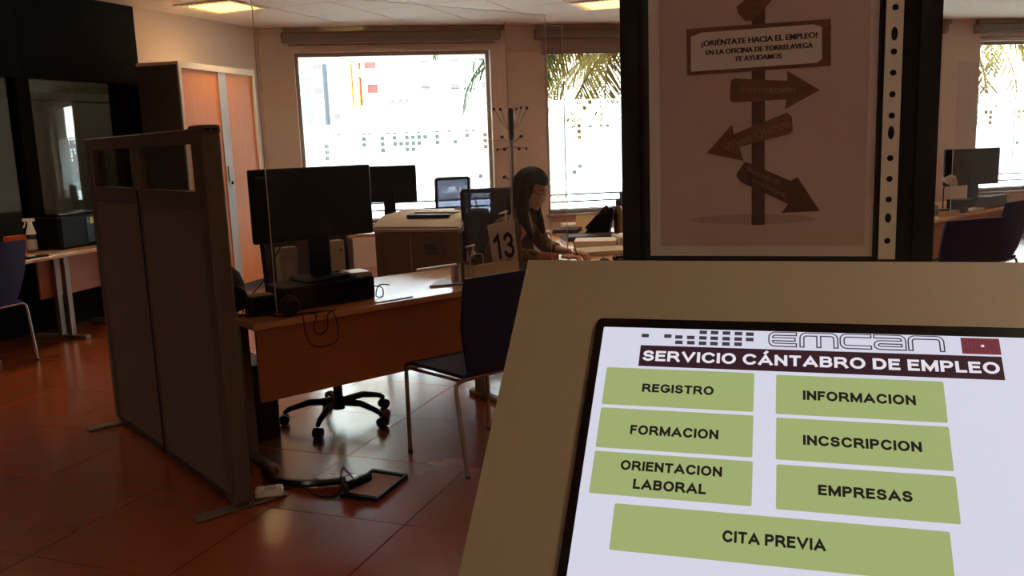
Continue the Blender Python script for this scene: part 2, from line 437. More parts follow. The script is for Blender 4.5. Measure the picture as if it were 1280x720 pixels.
# light fittings ---------------------------------------------------
lamp_data = bpy.data.lights.new('lamp_light', 'AREA'); lamp_data.shape = 'SQUARE'; lamp_data.size = 0.5; lamp_data.energy = LAMP_POWER; lamp_data.spread = R(128); lamp_data.color = (1.0, 0.84, 0.64)
def lamp_light(p, t):
    lo = bpy.data.objects.new('lamp_light', lamp_data); COL.objects.link(lo); lo.parent = t; lo.location = (CS/2, CS/2, 0.0205)
def ceiling_light(i, j, label, detail=True):
    p = OC+e2*(i*CS)+e1*(j*CS)
    t = thing('ceiling_light', label, 'ceiling light', (p.x, p.y, HC-0.024), math.atan2(e2.y, e2.x), 'square louvred ceiling lights')
    g = B()
    for a in ((0.01, CS-0.01, 0.01, 0.03), (0.01, CS-0.01, CS-0.03, CS-0.01), (0.01, 0.03, 0.03, CS-0.03), (CS-0.03, CS-0.01, 0.03, CS-0.03)):
        box(g, a[0], a[1], a[2], a[3], 0.0, 0.0235)
    obj('frame', g, 'white', t)
    obj('diffuser', box(B(), 0.03, CS-0.03, 0.03, CS-0.03, 0.0215, 0.0235), 'lamp', t)
    for k in range(1, 8): obj('louvre_blade', box(B(), 0.03, CS-0.03, k*CS/8-0.002, k*CS/8+0.002, 0.001, 0.019), 'louvre', t)
    g = B()
    for k in range(1, 12): box(g, k*CS/12-0.002, k*CS/12+0.002, 0.03, CS-0.03, 0.0005, 0.0188)
    o_ = obj('louvre_cross_blades', g, 'louvre', t); o_['kind'] = 'stuff'
    lamp_light(p, t)
    return t
cl_labels = ['louvred ceiling light near the left cream wall above the cabinet', 'louvred ceiling light at top of frame beside the poster board']
L0 = None
for k, (i, j) in enumerate(LIGHTS):
    if k == 0: L0 = ceiling_light(i, j, cl_labels[0])
    else:
        p = OC+e2*(i*CS)+e1*(j*CS)
        dup(L0, (p.x, p.y, HC-0.024), math.atan2(e2.y, e2.x), cl_labels[1] if k == 1 else 'square louvred ceiling light out of frame ' + ['', '', 'over the left aisle', 'over the right aisle', 'behind the camera on the left', 'above the camera', 'behind the poster board on the right', 'added over the near beech desk for bounce light', 'over the far right desk'][k])
# window wall ------------------------------------------------------
ww = sempty('wall_back', 'cream window wall with four large windows', 'wall', WO, A_WW)
WINS = [(0.22, 2.62), (3.32, 5.72), (6.45, 8.86), (9.57, 11.97)]
ZS, ZT = 0.55, 2.66; TH = 0.3
def wseg(s0, s1, z0, z1, nm='wall_segment'):
    bx(nm, 'cream', ww, s0, s1, 0, TH, z0, z1)
wseg(-0.7, 13.2, 0, ZS); wseg(-0.7, 13.2, ZT, HC)
prev = -0.7
for a, b in WINS: wseg(prev, a, ZS, ZT); prev = b
wseg(prev, 13.2, ZS, ZT)
for k, (a, b) in enumerate(WINS):
    wn = sempty('window_%d' % (k+1), 'large office window with frosted square-pattern film, window %s' % ['left of the coat stand', 'behind the masked person', 'behind the poster board', 'at the right edge'][k], 'window', WO, A_WW)
    g = B(); fw = 0.045
    box(g, a, a+fw, 0.10, 0.16, ZS, ZT); box(g, b-fw, b, 0.10, 0.16, ZS, ZT)
    box(g, a+fw, b-fw, 0.10, 0.16, ZT-fw, ZT); box(g, a+fw, b-fw, 0.10, 0.16, ZS, ZS+fw)
    obj('window_frame', g, 'alu', wn)
    g = B(); box(g, a+fw, b-fw, 0.125, 0.133, ZS+fw, ZT-fw); obj('pane', g, 'glass', wn)
    bx('window_sill', 'alu', wn, a-0.03, b+0.03, -0.05, 0.12, ZS-0.03, ZS, bev=0.004)
    g = B(); cs = 0.075; nx = int((b-a-2*fw)/cs); csx = (b-a-2*fw)/nx
    rnd = random.Random(11+k); top = [1.84, 2.02, 2.0, 2.0][k]; z = 0.97; nz = int((top-z)/cs)
    holes = set()
    for c in range(nx):
        if rnd.random() < 0.42:
            hi = nz-2-int(rnd.random()*3); ln = 1+int(rnd.random()*3.2)
            for q in range(ln): holes.add((c, hi-q))
        if rnd.random() < 0.12: holes.add((c, 1+int(rnd.random()*3)))
        for rr in (nz-1, nz-2):
            if rnd.random() < (0.62 if rr == nz-1 else 0.3): holes.add((c, rr))
    for c in range(nx):
        for rr in range(nz):
            x0 = a+fw+c*csx; z0 = z+rr*cs
            if (c, rr) in holes:
                hs = 0.014
                for q in ((x0, x0+csx, z0, z0+hs), (x0, x0+csx, z0+cs-hs, z0+cs), (x0, x0+hs, z0+hs, z0+cs-hs), (x0+csx-hs, x0+csx, z0+hs, z0+cs-hs)):
                    vs = [g.verts.new((X, 0.122, Z)) for X, Z in ((q[0], q[2]), (q[1], q[2]), (q[1], q[3]), (q[0], q[3]))]; g.faces.new(vs)
            else:
                vs = [g.verts.new((X, 0.122, Z)) for X, Z in ((x0, z0), (x0+csx, z0), (x0+csx, z0+cs), (x0, z0+cs))]; g.faces.new(vs)
        x0 = a+fw+c*csx
        if c % 4 != 3:
            vs = [g.verts.new((X, 0.122, Z)) for X, Z in ((x0+0.004, 0.90), (x0+csx-0.004, 0.90), (x0+csx-0.004, 0.962), (x0+0.004, 0.962))]; g.faces.new(vs)
    for q in ((ZS+fw, 0.895),):
        vs = [g.verts.new((X, 0.1221, Z)) for X, Z in ((a+fw, 0.80), (b-fw, 0.80), (b-fw, 0.893), (a+fw, 0.893))]; g.faces.new(vs)
    obj('frosted_film', g, 'film', wn)
    # blind
    rb = thing('roller_blind', 'grey-brown roller blind cassette %s' % ['above the window left of the coat stand', 'above the window behind the masked person', 'mostly hidden behind the poster board', 'above the window at the right edge'][k], 'blind', WO, A_WW, 'roller blinds on the window wall')
    obj('cassette', box(B(), a-0.13, b+0.13, -0.11, -0.004, 2.77, 2.885, bev=0.012), 'blind_box', rb)
    obj('headbox', box(B(), a-0.10, b+0.18, -0.09, -0.004, 2.888, 2.944), 'blind_fabric', rb)
    dz = [0.02, 0.17, 0.05, 0.06][k]
    if dz > 0.1: obj('fabric', box(B(), a-0.05, b+0.05, -0.07, -0.066, 2.77-dz, 2.78), 'blind_fabric', rb)
    obj('bottom_bar', box(B(), a-0.05, b+0.05, -0.076, -0.06, 2.77-dz-0.02, 2.77-dz), 'blind_box', rb)
    obj('pull_chain', tube(B(), [(b+0.11, -0.06, 2.78), (b+0.11, -0.06, 1.3)], 0.002, 6), 'white', rb)
    # portal so the daylight through this opening is sampled well
    ld = bpy.data.lights.new('daylight_portal', 'AREA'); ld.shape = 'RECTANGLE'; ld.size = b-a; ld.size_y = ZT-ZS
    ld.cycles.is_portal = True
    lo = bpy.data.objects.new('daylight_portal', ld); COL.objects.link(lo)
    c = WO+EW*((a+b)/2)+NW*0.28
    lo.matrix_world = Matrix.Translation((c.x, c.y, (ZS+ZT)/2)) @ Matrix.Rotation(A_WW, 4, 'Z') @ Matrix.Rotation(R(-90), 4, 'X')
# left wall: black glazed office front, then cream ------------------
# local frame: x runs from the far corner towards the camera, y points out of the room
lw = sempty('wall_left', 'black panelled wall with glazed office front, cream beyond it', 'wall', LO, A_G+PI)
# local x axis = -GL ; local y axis = rotate(-GL,90) = (GL.y,-GL.x)... points into room => use negative y for outside
TB = 1.96
bx('cream_wall', 'cream', lw, -0.4, TB, -0.15, 0, 0, HC)
ops = [(2.27, 3.26), (3.39, 4.5), (4.63, 5.74)]
bx('black_header', 'black_panel', lw, TB, 13.8, -0.12, 0, 2.2, HC)
bx('black_dado', 'black_panel', lw, TB, 13.8, -0.12, 0, 0, 0.82)
prev = TB
for a, b in ops: bx('black_pier', 'black_trim', lw, prev, a, -0.12, 0, 0.82, 2.2); prev = b
bx('black_pier', 'black_panel', lw, prev, 13.8, -0.12, 0, 0.82, 2.2)
for s in (3.3, 4.6, 6.0, 8): bx('panel_joint', 'black_trim', lw, s-0.004, s+0.004, 0, 0.002, 2.2, HC)
for a, b in ops:
    bx('office_pane', 'office_glass', lw, a, b, -0.07, -0.06, 0.82, 2.2)
    vb = B()
    for q in range(11): box(vb, a+0.02, b-0.02, -0.115, -0.085, 2.185-q*0.009, 2.187-q*0.009)
    o = obj('blind_slat_stack', vb, 'slat', lw); o['kind'] = 'stuff'
    bx('blind_bottom_rail', 'slat', lw, a+0.02, b-0.02, -0.112, -0.088, 2.01, 2.022)
    g = B()
    for c in (0.15, 0.5, 0.85): box(g, a+(b-a)*c-0.004, a+(b-a)*c+0.004, -0.102, -0.098, 2.02, 2.09)
    obj('blind_cord', g, 'slat', lw)
# inner office box
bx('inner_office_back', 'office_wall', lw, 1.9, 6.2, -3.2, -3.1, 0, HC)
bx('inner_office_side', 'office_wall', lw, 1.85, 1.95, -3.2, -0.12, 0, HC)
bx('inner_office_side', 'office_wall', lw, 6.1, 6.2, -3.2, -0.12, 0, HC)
oll = bpy.data.lights.new('inner_office_fill', 'AREA'); oll.shape = 'SQUARE'; oll.size = 0.5; oll.energy = 12; oll.color = (1, 0.86, 0.66)  # added fill light without a fitting, brightens the blinds and office walls
olo = bpy.data.objects.new('inner_office_fill', oll); COL.objects.link(olo); olo.parent = lw; olo.location = (3.2, -0.75, HC-0.03)
# other walls
struct(obj('wall_right', box(B(), 9.5, 9.65, -2.8, 13.5, 0, HC), 'cream'), 'cream wall closing the room on the right', 'wall')
struct(obj('wall_front', box(B(), -8.9, 9.65, -2.75, -2.6, 0, HC), 'cream'), 'cream wall behind the camera', 'wall')

# ================================================================== OUTSIDE
gr = bmesh.new(); box(gr, -140, 140, -20, 200, -0.6, -0.5)
struct(obj('ground', gr, 'pave'), 'pale paved street outside the windows', 'ground')
rt = thing('street_railing', 'grey metal railing outside the windows', 'railing', WO+NW*1.5, A_WW)
for q in range(9):
    obj('post', box(B(), -1.0+q*1.75-0.04+0.55, -1.0+q*1.75+0.04+0.55, -0.02, 0.03, -0.5, 0.72, bev=0.004), 'rail', rt)
for zz, th in ((0.72, 0.05), (0.60, 0.022), (0.49, 0.022), (0.38, 0.022), (0.27, 0.022)):
    obj('rail', box(B(), -1.5, 14, -0.03, 0.04, zz-th/2, zz+th/2), 'rail', rt)
def frond(bm, L, droop, az, tilt, w=0.34, n=38):
    pts = []
    for k in range(n+1):
        s = k/n
        ang = tilt-droop*s*s
        if k == 0: p = Vector((0, 0, 0)); 
        else: p = pts[-1]+Vector((math.cos(ang), 0, math.sin(ang)))*(L/n)
        pts.append(p)
    rm = Matrix.Rotation(az, 4, 'Z')
    tube(bm, [rm @ p for p in pts], [0.025*(1-0.8*k/n)+0.004 for k in range(n+1)], 5)
    for k in range(3, n+1):
        s = k/n; ll = w*1.25*(math.sin(PI*min(1, s*0.85+0.12))**0.6)+0.08
        d = (pts[k]-pts[k-1]).normalized()
        for q in range(2):
            base = pts[k-1].lerp(pts[k], q*0.5+0.25)
            for sd in (-1, 1):
                tip = base+Vector((0, sd, 0))*ll*0.75+d*ll*0.55+Vector((0, 0, -ll*(0.35+0.5*random.random())))
                wv = d*0.019
                vs = [bm.verts.new(rm @ (base-wv)), bm.verts.new(rm @ (base+wv)), bm.verts.new(rm @ (base.lerp(tip, 0.6)+wv*1.1)), bm.verts.new(rm @ tip), bm.verts.new(rm @ (base.lerp(tip, 0.6)-wv*1.1))]
                bm.faces.new(vs)
def palm(x, y, z, label, seed, L=2.6, n=30, hang=0.5):
    random.seed(seed)
    t = thing('palm_tree', label, 'tree', (x, y, -0.5), 0, 'palms outside the windows')
    g = B(); tube(g, [(0, 0, 0), (0.03, 0, (z+0.5)*0.5), (0, 0, z+0.5)], [0.24, 0.2, 0.22], 14); obj('trunk', g, 'trunk', t, True)
    for k in range(n):
        g = B(); f = k/n
        tilt = R(62-85*f); frond(g, L*(0.85+0.3*random.random()), R(125+30*random.random())*(1-0.45*f), k*2.4+random.random()*0.3, tilt)
        o = obj('frond', g, 'frond_y' if (f > 0.66 or random.random() < 0.25) else 'frond_g', t); o.location = (0, 0, z+0.5)
palm(2.55, 15.2, 3.45, 'green and yellow palm outside the window behind the masked person', 3, L=4.3, n=58)
palm(8.0, 16.8, 3.7, 'yellowing palm outside the window at the right edge', 5, L=3.6, n=52)
# buildings far away
def building(name, label, x0, x1, y, z1, mt, wins, depth=12, winmat='far_dark', bal=()):
    t = thing(name, label, 'building', ((x0+x1)/2, y, -0.5))
    cx = (x0+x1)/2
    bx('facade', mt, t, x0-cx, x1-cx, 0, depth, 0, z1+0.5)
    bx('roof_parapet', 'facade_w', t, x0-cx, x1-cx, -0.2, depth, z1+0.5, z1+1.0)
    for (a, b, c, d) in wins:
        f = bx('window', 'facade_w', t, a-cx, b-cx, -0.06, 0.0, c+0.5, d+0.5)
        bx('pane', winmat, f, a-cx+0.08, b-cx-0.08, -0.09, -0.061, c+0.58, d+0.42)
    for (a, b, c, d) in bal:
        bx('balcony_shade', 'far_brown', t, a-cx, b-cx, -0.05, 0.0, c+0.5, d+0.5)  # flat brown slab paints the shadow inside the balcony
        bx('balcony_slab', 'facade_w', t, a-cx-0.3, b-cx+0.3, -1.2, 0, c+0.3, c+0.5)
        bx('balcony_parapet', 'facade_w', t, a-cx-0.3, b-cx+0.3, -1.25, -1.15, c+0.5, c+1.0)
    return t
building('apartment_block', 'pale yellow apartment block seen through the left window', -19.6, -15.4, 90, 14, 'facade_y',
         [(-19.3, -18.2, 9.3, 10.1), (-19.2, -18.0, 6.9, 7.7), (-19.3, -18.2, 11.8, 12.6), (-17.4, -16.4, 4.3, 5.1)])
building('stair_tower', 'narrow orange stair tower between the two blocks', -15.15, -14.72, 89.5, 15, 'facade_o', [(-15.05, -14.85, 8, 8.8)])
building('apartment_block', 'long white apartment block with balcony shade painted as brown patches', -14.45, 32, 90.5, 15, 'facade_w',
         [(x, x+1.0, z, z+0.8) for x in (-8.5, -5.5, -2.5, 4, 8, 12, 18, 24) for z in (4.2, 6.9, 9.6)], bal=((-14.1, -12.9, 8.7, 10.0), (-13.9, -12.8, 6.3, 7.8), (-13.9, -12.8, 3.9, 4.2)))
building('glass_block', 'pale cyan block at the left of the far street', -34, -20, 96, 9.2, 'facade_c', [(x, x+2.2, z, z+1.4) for x in (-30, -26.5, -23) for z in (3.5, 6)], winmat='facade_c')
building('low_shop', 'low white building with dark rooftop units', -13, 8, 70, 4.2, 'facade_w', [(x, x+1.6, 0.4, 1.8) for x in (-12, -9, -6, -3, 0, 3)], depth=8)
t = thing('rooftop_unit', 'dark rooftop machinery with a mast on the low white building', 'machinery', (-8.6, 72, 4.7))
bx('housing', 'far_dark', t, -0.9, 0.9, 0, 1, 0, 0.35); bx('mast', 'far_dark', t, -0.04, 0.04, 0.4, 0.48, 0.35, 1.4)
for q in (-0.55, 0.2, 0.6): bx('fan', 'far_dark', t, q-0.15, q+0.15, 0.2, 0.5, 0.35, 0.62)
tag(obj('hedge', box(B(), -30, 60, 50, 51.5, -0.5, 2.3), 'hedge'), 'clipped green hedge across the street', 'hedge')
tag(obj('overhead_cable', tube(B(), [(-5.88, 30, 4.0), (-3, 30, 3.45), (0, 30, 3.25), (3, 30, 3.3), (8, 30, 3.7), (21.88, 30, 4.5)], 0.02, 6), 'rubber'), 'thin overhead cable crossing the street', 'cable')
for k, xx in enumerate((-6, 22)):
    tag(obj('utility_pole', tube(B(), [(xx, 30, -0.5), (xx, 30, 5.2)], 0.1, 8), 'rail'), 'grey pole holding the %s end of the street cable' % ('left', 'right')[k], 'pole')

# ================================================================== KIOSK (foreground)
A_K = math.atan2(-0.293, 0.956)
KO = Vector((0.016, 0.8, 0))+0.246*Vector((0.956, -0.293, 0))
kt = thing('touchscreen_kiosk', 'beige sloping kiosk with a lit touchscreen menu of green buttons', 'kiosk', KO, A_K)
FM = Matrix.Translation((0, 0, 1.392)) @ Matrix.Rotation(R(43.33), 4, 'X')      # face plane: x across, y up the slope, z out
g = B()
prof = [(-0.32, 1.0895), (0.0, 1.392), (0.02, 1.375), (0.115, 1.33), (0.2, 1.33), (0.2, 1.0), (0.0, 0.98), (-0.30, 1.02)]
KYZ = Matrix(((0, 0, 1, 0), (1, 0, 0, 0), (0, 1, 0, 0), (0, 0, 0, 1)))
prism(g, prof, -0.246, 0.246, KYZ)
obj('head_housing', g, 'kiosk', kt)
obj('pedestal', box(B(), -0.17, 0.17, -0.12, 0.16, 0.03, 1.01, bev=0.01), 'kiosk_side', kt)
obj('base_plate', box(B(), -0.26, 0.26, -0.28, 0.24, 0, 0.03, bev=0.006), 'kiosk_side', kt)
vc = -0.075-0.135
g = B()
outer = rrect(0.344, 0.284, 0.006, 4, 0, vc+0.002); prism(g, outer, 0.0003, 0.004, FM)
bez = obj('screen_bezel', g, 'black_gloss', kt)
g = B(); prism(g, rrect(0.330, 0.266, 0.001, 2, 0, vc+0.0018), 0.004, 0.0043, FM); page = obj('screen_page', g, 'scr_white', kt)
Z1, Z2, Z3 = 0.0044, 0.0046, 0.0048
def quad(bm, x0, x1, y0, y1, z0, z1, mt): prism(bm, [(x0, y0), (x1, y0), (x1, y1), (x0, y1)], z0, z1, mt)
def sbtn(x0, x1, y0, y1, lines):
    g = B(); prism(g, rrect(x1-x0, y1-y0, 0.0012, 2, (x0+x1)/2, (y0+y1)/2), 0.0043, Z1, FM)
    b = obj('menu_button', g, 'scr_green', kt)
    bms = [move(sans(tx, a, c, lo, hi, 0.235, 0.11), FM @ Matrix.Translation((0, 0, Z2))) for tx, a, c, lo, hi in lines]
    obj('lettering', merge(*bms), 'scr_text', b)
sbtn(-0.1576, -0.0415, -0.1494, -0.1150, [('REGISTRO', -0.1270, -0.0715, -0.1366, -0.1290)])
sbtn(-0.0253, 0.0920, -0.1500, -0.1158, [('INFORMACION', -0.0058, 0.0722, -0.1369, -0.1288)])
sbtn(-0.1576, -0.0413, -0.1872, -0.1524, [('FORMACION', -0.1325, -0.0662, -0.1744, -0.1664)])
sbtn(-0.0249, 0.0922, -0.1874, -0.1531, [('INCSCRIPCION', -0.0060, 0.0733, -0.1744, -0.1664)])
sbtn(-0.1576, -0.0408, -0.2250, -0.1903, [('ORIENTACION', -0.1365, -0.0622, -0.2044, -0.1966), ('LABORAL', -0.1256, -0.0728, -0.2190, -0.2110)])
sbtn(-0.0244, 0.0928, -0.2256, -0.1912, [('EMPRESAS', 0.0038, 0.0646, -0.2126, -0.2047)])
sbtn(-0.1374, 0.0855, -0.2665, -0.2314, [('CITA PREVIA', -0.0598, 0.0080, -0.2528, -0.2444)])
g = B(); quad(g, -0.1322, 0.1330, -0.1126, -0.0925, 0.0043, Z1, FM); tb = obj('title_bar', g, 'scr_bar', kt)
obj('lettering', move(sans('SERVICIO CÁNTABRO DE EMPLEO', -0.1294, 0.1306, -0.1075, -0.0977, 0.215, 0.12), FM @ Matrix.Translation((0, 0, Z2))), 'scr_tw', tb)
g = B()
for dx, dy in [(-.1294, -.0829), (-.1109, -.0828), (-.1019, -.0834), (-.1015, -.0886), (-.0923, -.0835), (-.0919, -.0886), (-.0826, -.0781), (-.0826, -.0836), (-.0826, -.0888), (-.0736, -.0781), (-.0736, -.0836), (-.0736, -.0888), (-.0642, -.0782), (-.0642, -.0837), (-.0642, -.0887), (-.0548, -.0784), (-.0548, -.0837), (-.0548, -.0886), (-.0459, -.0786), (-.0459, -.0838)]:
    quad(g, dx-0.003, dx+0.003, dy-0.0017, dy+0.0017, 0.0043, Z1, FM)
o = obj('logo_squares', g, 'scr_dot', kt)
def emcan(wd, z, bm):
    yb, yt = -0.0880, -0.0775; ym = (yb+yt)/2; h = yt-yb; r = 0.0035
    def st(pts): ribbon(bm, pts, wd, z, FM)
    def rr(x0, x1):  # corner arcs
        return {'tl': arcpts(x0+r, yt-r, r, r, 180, 90), 'tr': arcpts(x1-r, yt-r, r, r, 90, 0), 'bl': arcpts(x0+r, yb+r, r, r, 180, 270), 'br': arcpts(x1-r, yb+r, r, r, 270, 360)}
    # e
    x0, x1 = -0.0298, -0.0118; c = rr(x0, x1); st([(x1, yt)]+[(x0+r, yt)]+c['tl'][::-1]+c['bl']+[(x1, yb)]); st([(x0+0.001, ym), (x1-0.001, ym)])
    # m
    x0, x1 = -0.0062, 0.0188; c = rr(x0, x1); st([(x0, yb)]+c['tl']+c['tr']+[(x1, yb)]); st([((x0+x1)/2, yt), ((x0+x1)/2, yb)])
    # c
    x0, x1 = 0.0235, 0.0430; c = rr(x0, x1); st([(x1, yt)]+c['tl'][::-1]+c['bl']+[(x1, yb)])
    # a
    x0, x1 = 0.0480, 0.0675; c = rr(x0, x1); st([(x0, yt)]+c['tr']+[(x1, yb)]); st([(x1, yb), (x0+r, yb)]+arcpts(x0+r*.8, (yb+ym)/2, r*.8, (ym-yb)/2, 270, 90)+[(x1, ym)])
    # n
    x0, x1 = 0.0722, 0.0940; c = rr(x0, x1); st([(x0, yb)]+c['tl']+c['tr']+[(x1, yb)])
g = B(); emcan(0.0039, 0.00436, g); lg = obj('logo_lettering', g, 'scr_dot', kt)
g = B(); emcan(0.0019, 0.00446, g); obj('logo_inner_line', g, 'scr_white', lg)
g = B(); quad(g, 0.1072, 0.1332, -0.0908, -0.0766, 0.0043, 0.0044, FM); eb = obj('emblem_block', g, 'scr_red', kt)
g = B()
for k in range(1, 9): quad(g, 0.1072+k*0.0029-0.0003, 0.1072+k*0.0029+0.0003, -0.0908, -0.0766, 0.0044, 0.00445, FM)
for k in range(1, 6): quad(g, 0.1072, 0.1332, -0.0908+k*0.00237-0.0002, -0.0908+k*0.00237+0.0002, 0.0044, 0.00446, FM)
obj('emblem_grid', g, 'scr_dot', eb)
g = B(); quad(g, 0.1205, 0.1225, -0.0845, -0.0825, 0.0044, 0.0045, FM); obj('emblem_star', g, 'scr_tw', eb)

# ------------------------------------------------------------------ poster board
BM4 = Matrix(((1, 0, 0, 0), (0, 0, -1, 0.123), (0, 1, 0, 0), (0, 0, 0, 1)))     # board plane: x across, y up, z towards camera
bt = thing('poster_board', 'black upright board holding a plastic sleeve behind the kiosk', 'board', (KO.x, KO.y, 0), A_K)
g = B(); prism(g, rrect(0.2895, 0.50, 0.006, 3, -0.0325, 1.585), -0.024, 0.0, BM4); obj('back_panel', g, 'board', bt)
for x in (-0.1685, 0.1045): obj('edge_frame', prism(B(), [(x-0.009, 1.337), (x+0.009, 1.337), (x+0.009, 1.83), (x-0.009, 1.83)], 0.0, 0.006, BM4), 'black_gloss', bt)
obj('mount_post', box(B(), -0.06, 0.0, 0.147, 0.175, 1.331, 1.5), 'board', bt)
sl = thing('plastic_sleeve', 'clear punched plastic sleeve fixed on the black board', 'sleeve', (KO.x, KO.y, 0), A_K)
g = B(); quad(g, -0.1548, 0.0640, 1.3775, 1.686, 0.0022, 0.0024, BM4); obj('front_film', g, 'sleeve', sl)
# binding strip with real punched holes
def strip_with_holes():
    bm = B(); x0, x1 = 0.0665, 0.0815; cx = 0.0742
    hs = [(1.6085, 0), (1.5852, 1), (1.5694, 0), (1.5505, 0), (1.5311, 0), (1.5118, 0), (1.4962, 1), (1.4728, 0), (1.4535, 0), (1.4343, 0), (1.4168, 2), (1.3952, 0), (1.628, 0), (1.647, 0), (1.666, 0)]
    hs.sort(); ylo = 1.3775
    for i, (hy, ov) in enumerate(hs):
        yhi = (hs[i+1][0]+hy)/2 if i < len(hs)-1 else 1.686
        rx, ry = 0.0028, (0.0028, 0.0062, 0.0046)[ov]
        n = 16; inner = [(cx+rx*math.cos(2*PI*k/n+PI/4), hy+ry*math.sin(2*PI*k/n+PI/4)) for k in range(n)]
        def edge(k):
            a = 2*PI*k/n+PI/4; c, s_ = math.cos(a), math.sin(a); sc = 1/max(abs(c), abs(s_))
            X = cx+c*sc*((x1-cx) if c > 0 else (cx-x0)); Y = hy+s_*sc*((yhi-hy) if s_ > 0 else (hy-ylo)); return (X, Y)
        outr = [edge(k) for k in range(n)]
        vi = [bm.verts.new((x, y, 0.003)) for x, y in inner]; vo = [bm.verts.new((x, y, 0.003)) for x, y in outr]
        for k in range(n): bm.faces.new((vi[k], vo[k], vo[(k+1) % n], vi[(k+1) % n]))
        ylo = yhi
    return move(bm, BM4)
obj('binding_strip', strip_with_holes(), 'strip', sl)
g = B(); quad(g, 0.0640, 0.0655, 1.3775, 1.686, 0.0022, 0.0034, BM4); obj('seam', g, 'black_gloss', sl)
ps = thing('signpost_poster', 'paper poster of a wooden signpost with arrows inside the sleeve', 'poster', (KO.x, KO.y, 0), A_K)
g = B(); quad(g, -0.1500, 0.0612, 1.380, 1.680, 0.0006, 0.0008, BM4); obj('sheet', g, 'p_sheet', ps)
g = B(); quad(g, -0.1395, 0.0538, 1.3903, 1.668, 0.0008, 0.0009, BM4); pb = obj('printed_picture', g, 'p_bg', ps)
def pp(name, pts, mt, z, par=ps):
    g = B(); prism(g, pts, z, z+0.00008, BM4); return obj(name, g, mt, par)
pp('printed_shadow', arcpts(-0.050, 1.4165, 0.060, 0.005, 0, 360, 24)[:-1], 'p_shadow', 0.0009)
pp('printed_post', [(-0.0500, 1.4108), (-0.0376, 1.4108), (-0.0402, 1.668), (-0.0524, 1.668)], 'p_wood2', 0.00098)
pp('printed_sign', [(-0.0320, 1.6254), (-0.0050, 1.650), (-0.002, 1.664), (-0.028, 1.660), (-0.0564, 1.6273), (-0.0659, 1.6199), (-0.0646, 1.6141), (-0.0581, 1.606), (-0.0512, 1.6055), (-0.0418, 1.6136)][::-1], 'p_wood', 0.00106)
bd = pp('printed_board', [(-0.1132, 1.6026), (-0.1126, 1.5584), (0.0202, 1.5599), (0.0192, 1.6025)], 'p_wood', 0.00114)
pp('printed_notice', [(-0.1088, 1.5619), (0.0073, 1.5634), (0.0122, 1.5665), (0.0115, 1.5954), (0.0041, 1.5986), (-0.0987, 1.5982), (-0.1088, 1.5948)], 'p_white', 0.00122, bd)
def ptext(tx, x0, x1, y0, y1, mt, z, par, rot=0, off=0.02, piv=None):
    b = merge(*[move(text_mesh(tx, x0, x1, y0, y1, off=off*0.4), Matrix.Translation((dx, 0, 0.00001*k))) for k, dx in enumerate((-0.0003, -0.0001, 0.0001, 0.0003) if off > 0.01 else (0.0,))])
    cx, cy = ((x0+x1)/2, (y0+y1)/2)
    mr = Matrix.Translation((cx, cy, z)) @ Matrix.Rotation(rot, 4, 'Z') @ Matrix.Translation((-cx, -cy, 0))
    return obj('lettering', move(b, BM4 @ mr), mt, par)
ptext('¡ORIÉNTATE HACIA EL EMPLEO!', -0.0985, 0.0075, 1.5858, 1.5912, 'p_ink', 0.00135, bd, R(0.6), 0.035)
ptext('EN LA OFICINA DE TORRELAVEGA', -0.0945, 0.0038, 1.5772, 1.5820, 'p_ink', 0.00135, bd, R(0.5), 0.028)
ptext('TE AYUDAMOS', -0.0672, -0.0240, 1.5694, 1.5742, 'p_ink', 0.00135, bd, R(0.3), 0.03)
a1 = pp('printed_arrow', [(-.0684, 1.5533), (-.0187, 1.5484), (-.0189, 1.5579), (.0109, 1.5382), (-.0205, 1.5217), (-.0191, 1.531), (-.0694, 1.5305), (-.0720, 1.534), (-.0710, 1.5506)], 'p_wood', 0.00114)
ptext('Formación', -0.0607, -0.0112, 1.5382, 1.5450, 'p_emb', 0.00128, a1, R(-2.5), 0.008)
a2 = pp('printed_arrow', [(-.0938, 1.4825), (-.0693, 1.5097), (-.0677, 1.5003), (-.0183, 1.5187), (-.0140, 1.5148), (-.0127, 1.5015), (-.0148, 1.4987), (-.0620, 1.4877), (-.0584, 1.474)], 'p_wood', 0.00122)
ptext('Webs Ofertas', -0.0790, -0.0140, 1.4948, 1.5024, 'p_emb', 0.00136, a2, R(21), 0.008)
a3 = pp('printed_arrow', [(-.0568, 1.4733), (-.0141, 1.4537), (-.0077, 1.4569), (.0133, 1.424), (-.0223, 1.4226), (-.0159, 1.4311), (-.0611, 1.4536), (-.0652, 1.4594), (-.0641, 1.4628)], 'p_wood2', 0.00122)
ptext('Mercado de', -0.0560, -0.0220, 1.4570, 1.4620, 'p_emb', 0.00136, a3, R(-24), 0.004)
ptext('trabajo', -0.0520, -0.0170, 1.4458, 1.4508, 'p_emb', 0.00136, a3, R(-26), 0.004)

# ================================================================== OFFICE FURNITURE
# ---- free-standing partition
pa = math.atan2(0.773, -0.634)
pt = thing('partition_screen', 'tall grey-brown two-panel office partition with small glazed top windows', 'partition', (-1.165, 3.50, 0), pa)
LP = 1.745; H0 = 1.6
obj('end_post', box(B(), 0.0, 0.10, -0.040, 0.040, 0.03, H0-0.02, bev=0.012, seg=3), 'grey_post', pt)
obj('middle_post', box(B(), 0.89, 0.925, -0.032, 0.032, 0.03, H0-0.03, bev=0.006), 'grey_post', pt)
obj('end_post', box(B(), LP-0.06, LP, -0.036, 0.036, 0.03, H0-0.02, bev=0.01), 'grey_post', pt)
obj('top_rail', box(B(), 0.09, LP-0.004, -0.038, 0.038, H0-0.03, H0, bev=0.006), 'grey_post', pt)
g = box(B(), -0.004, 0.14, -0.044, 0.044, H0-0.025, H0+0.012, bev=0.014, seg=3); cap = obj('end_cap', g, 'grey_post', pt)
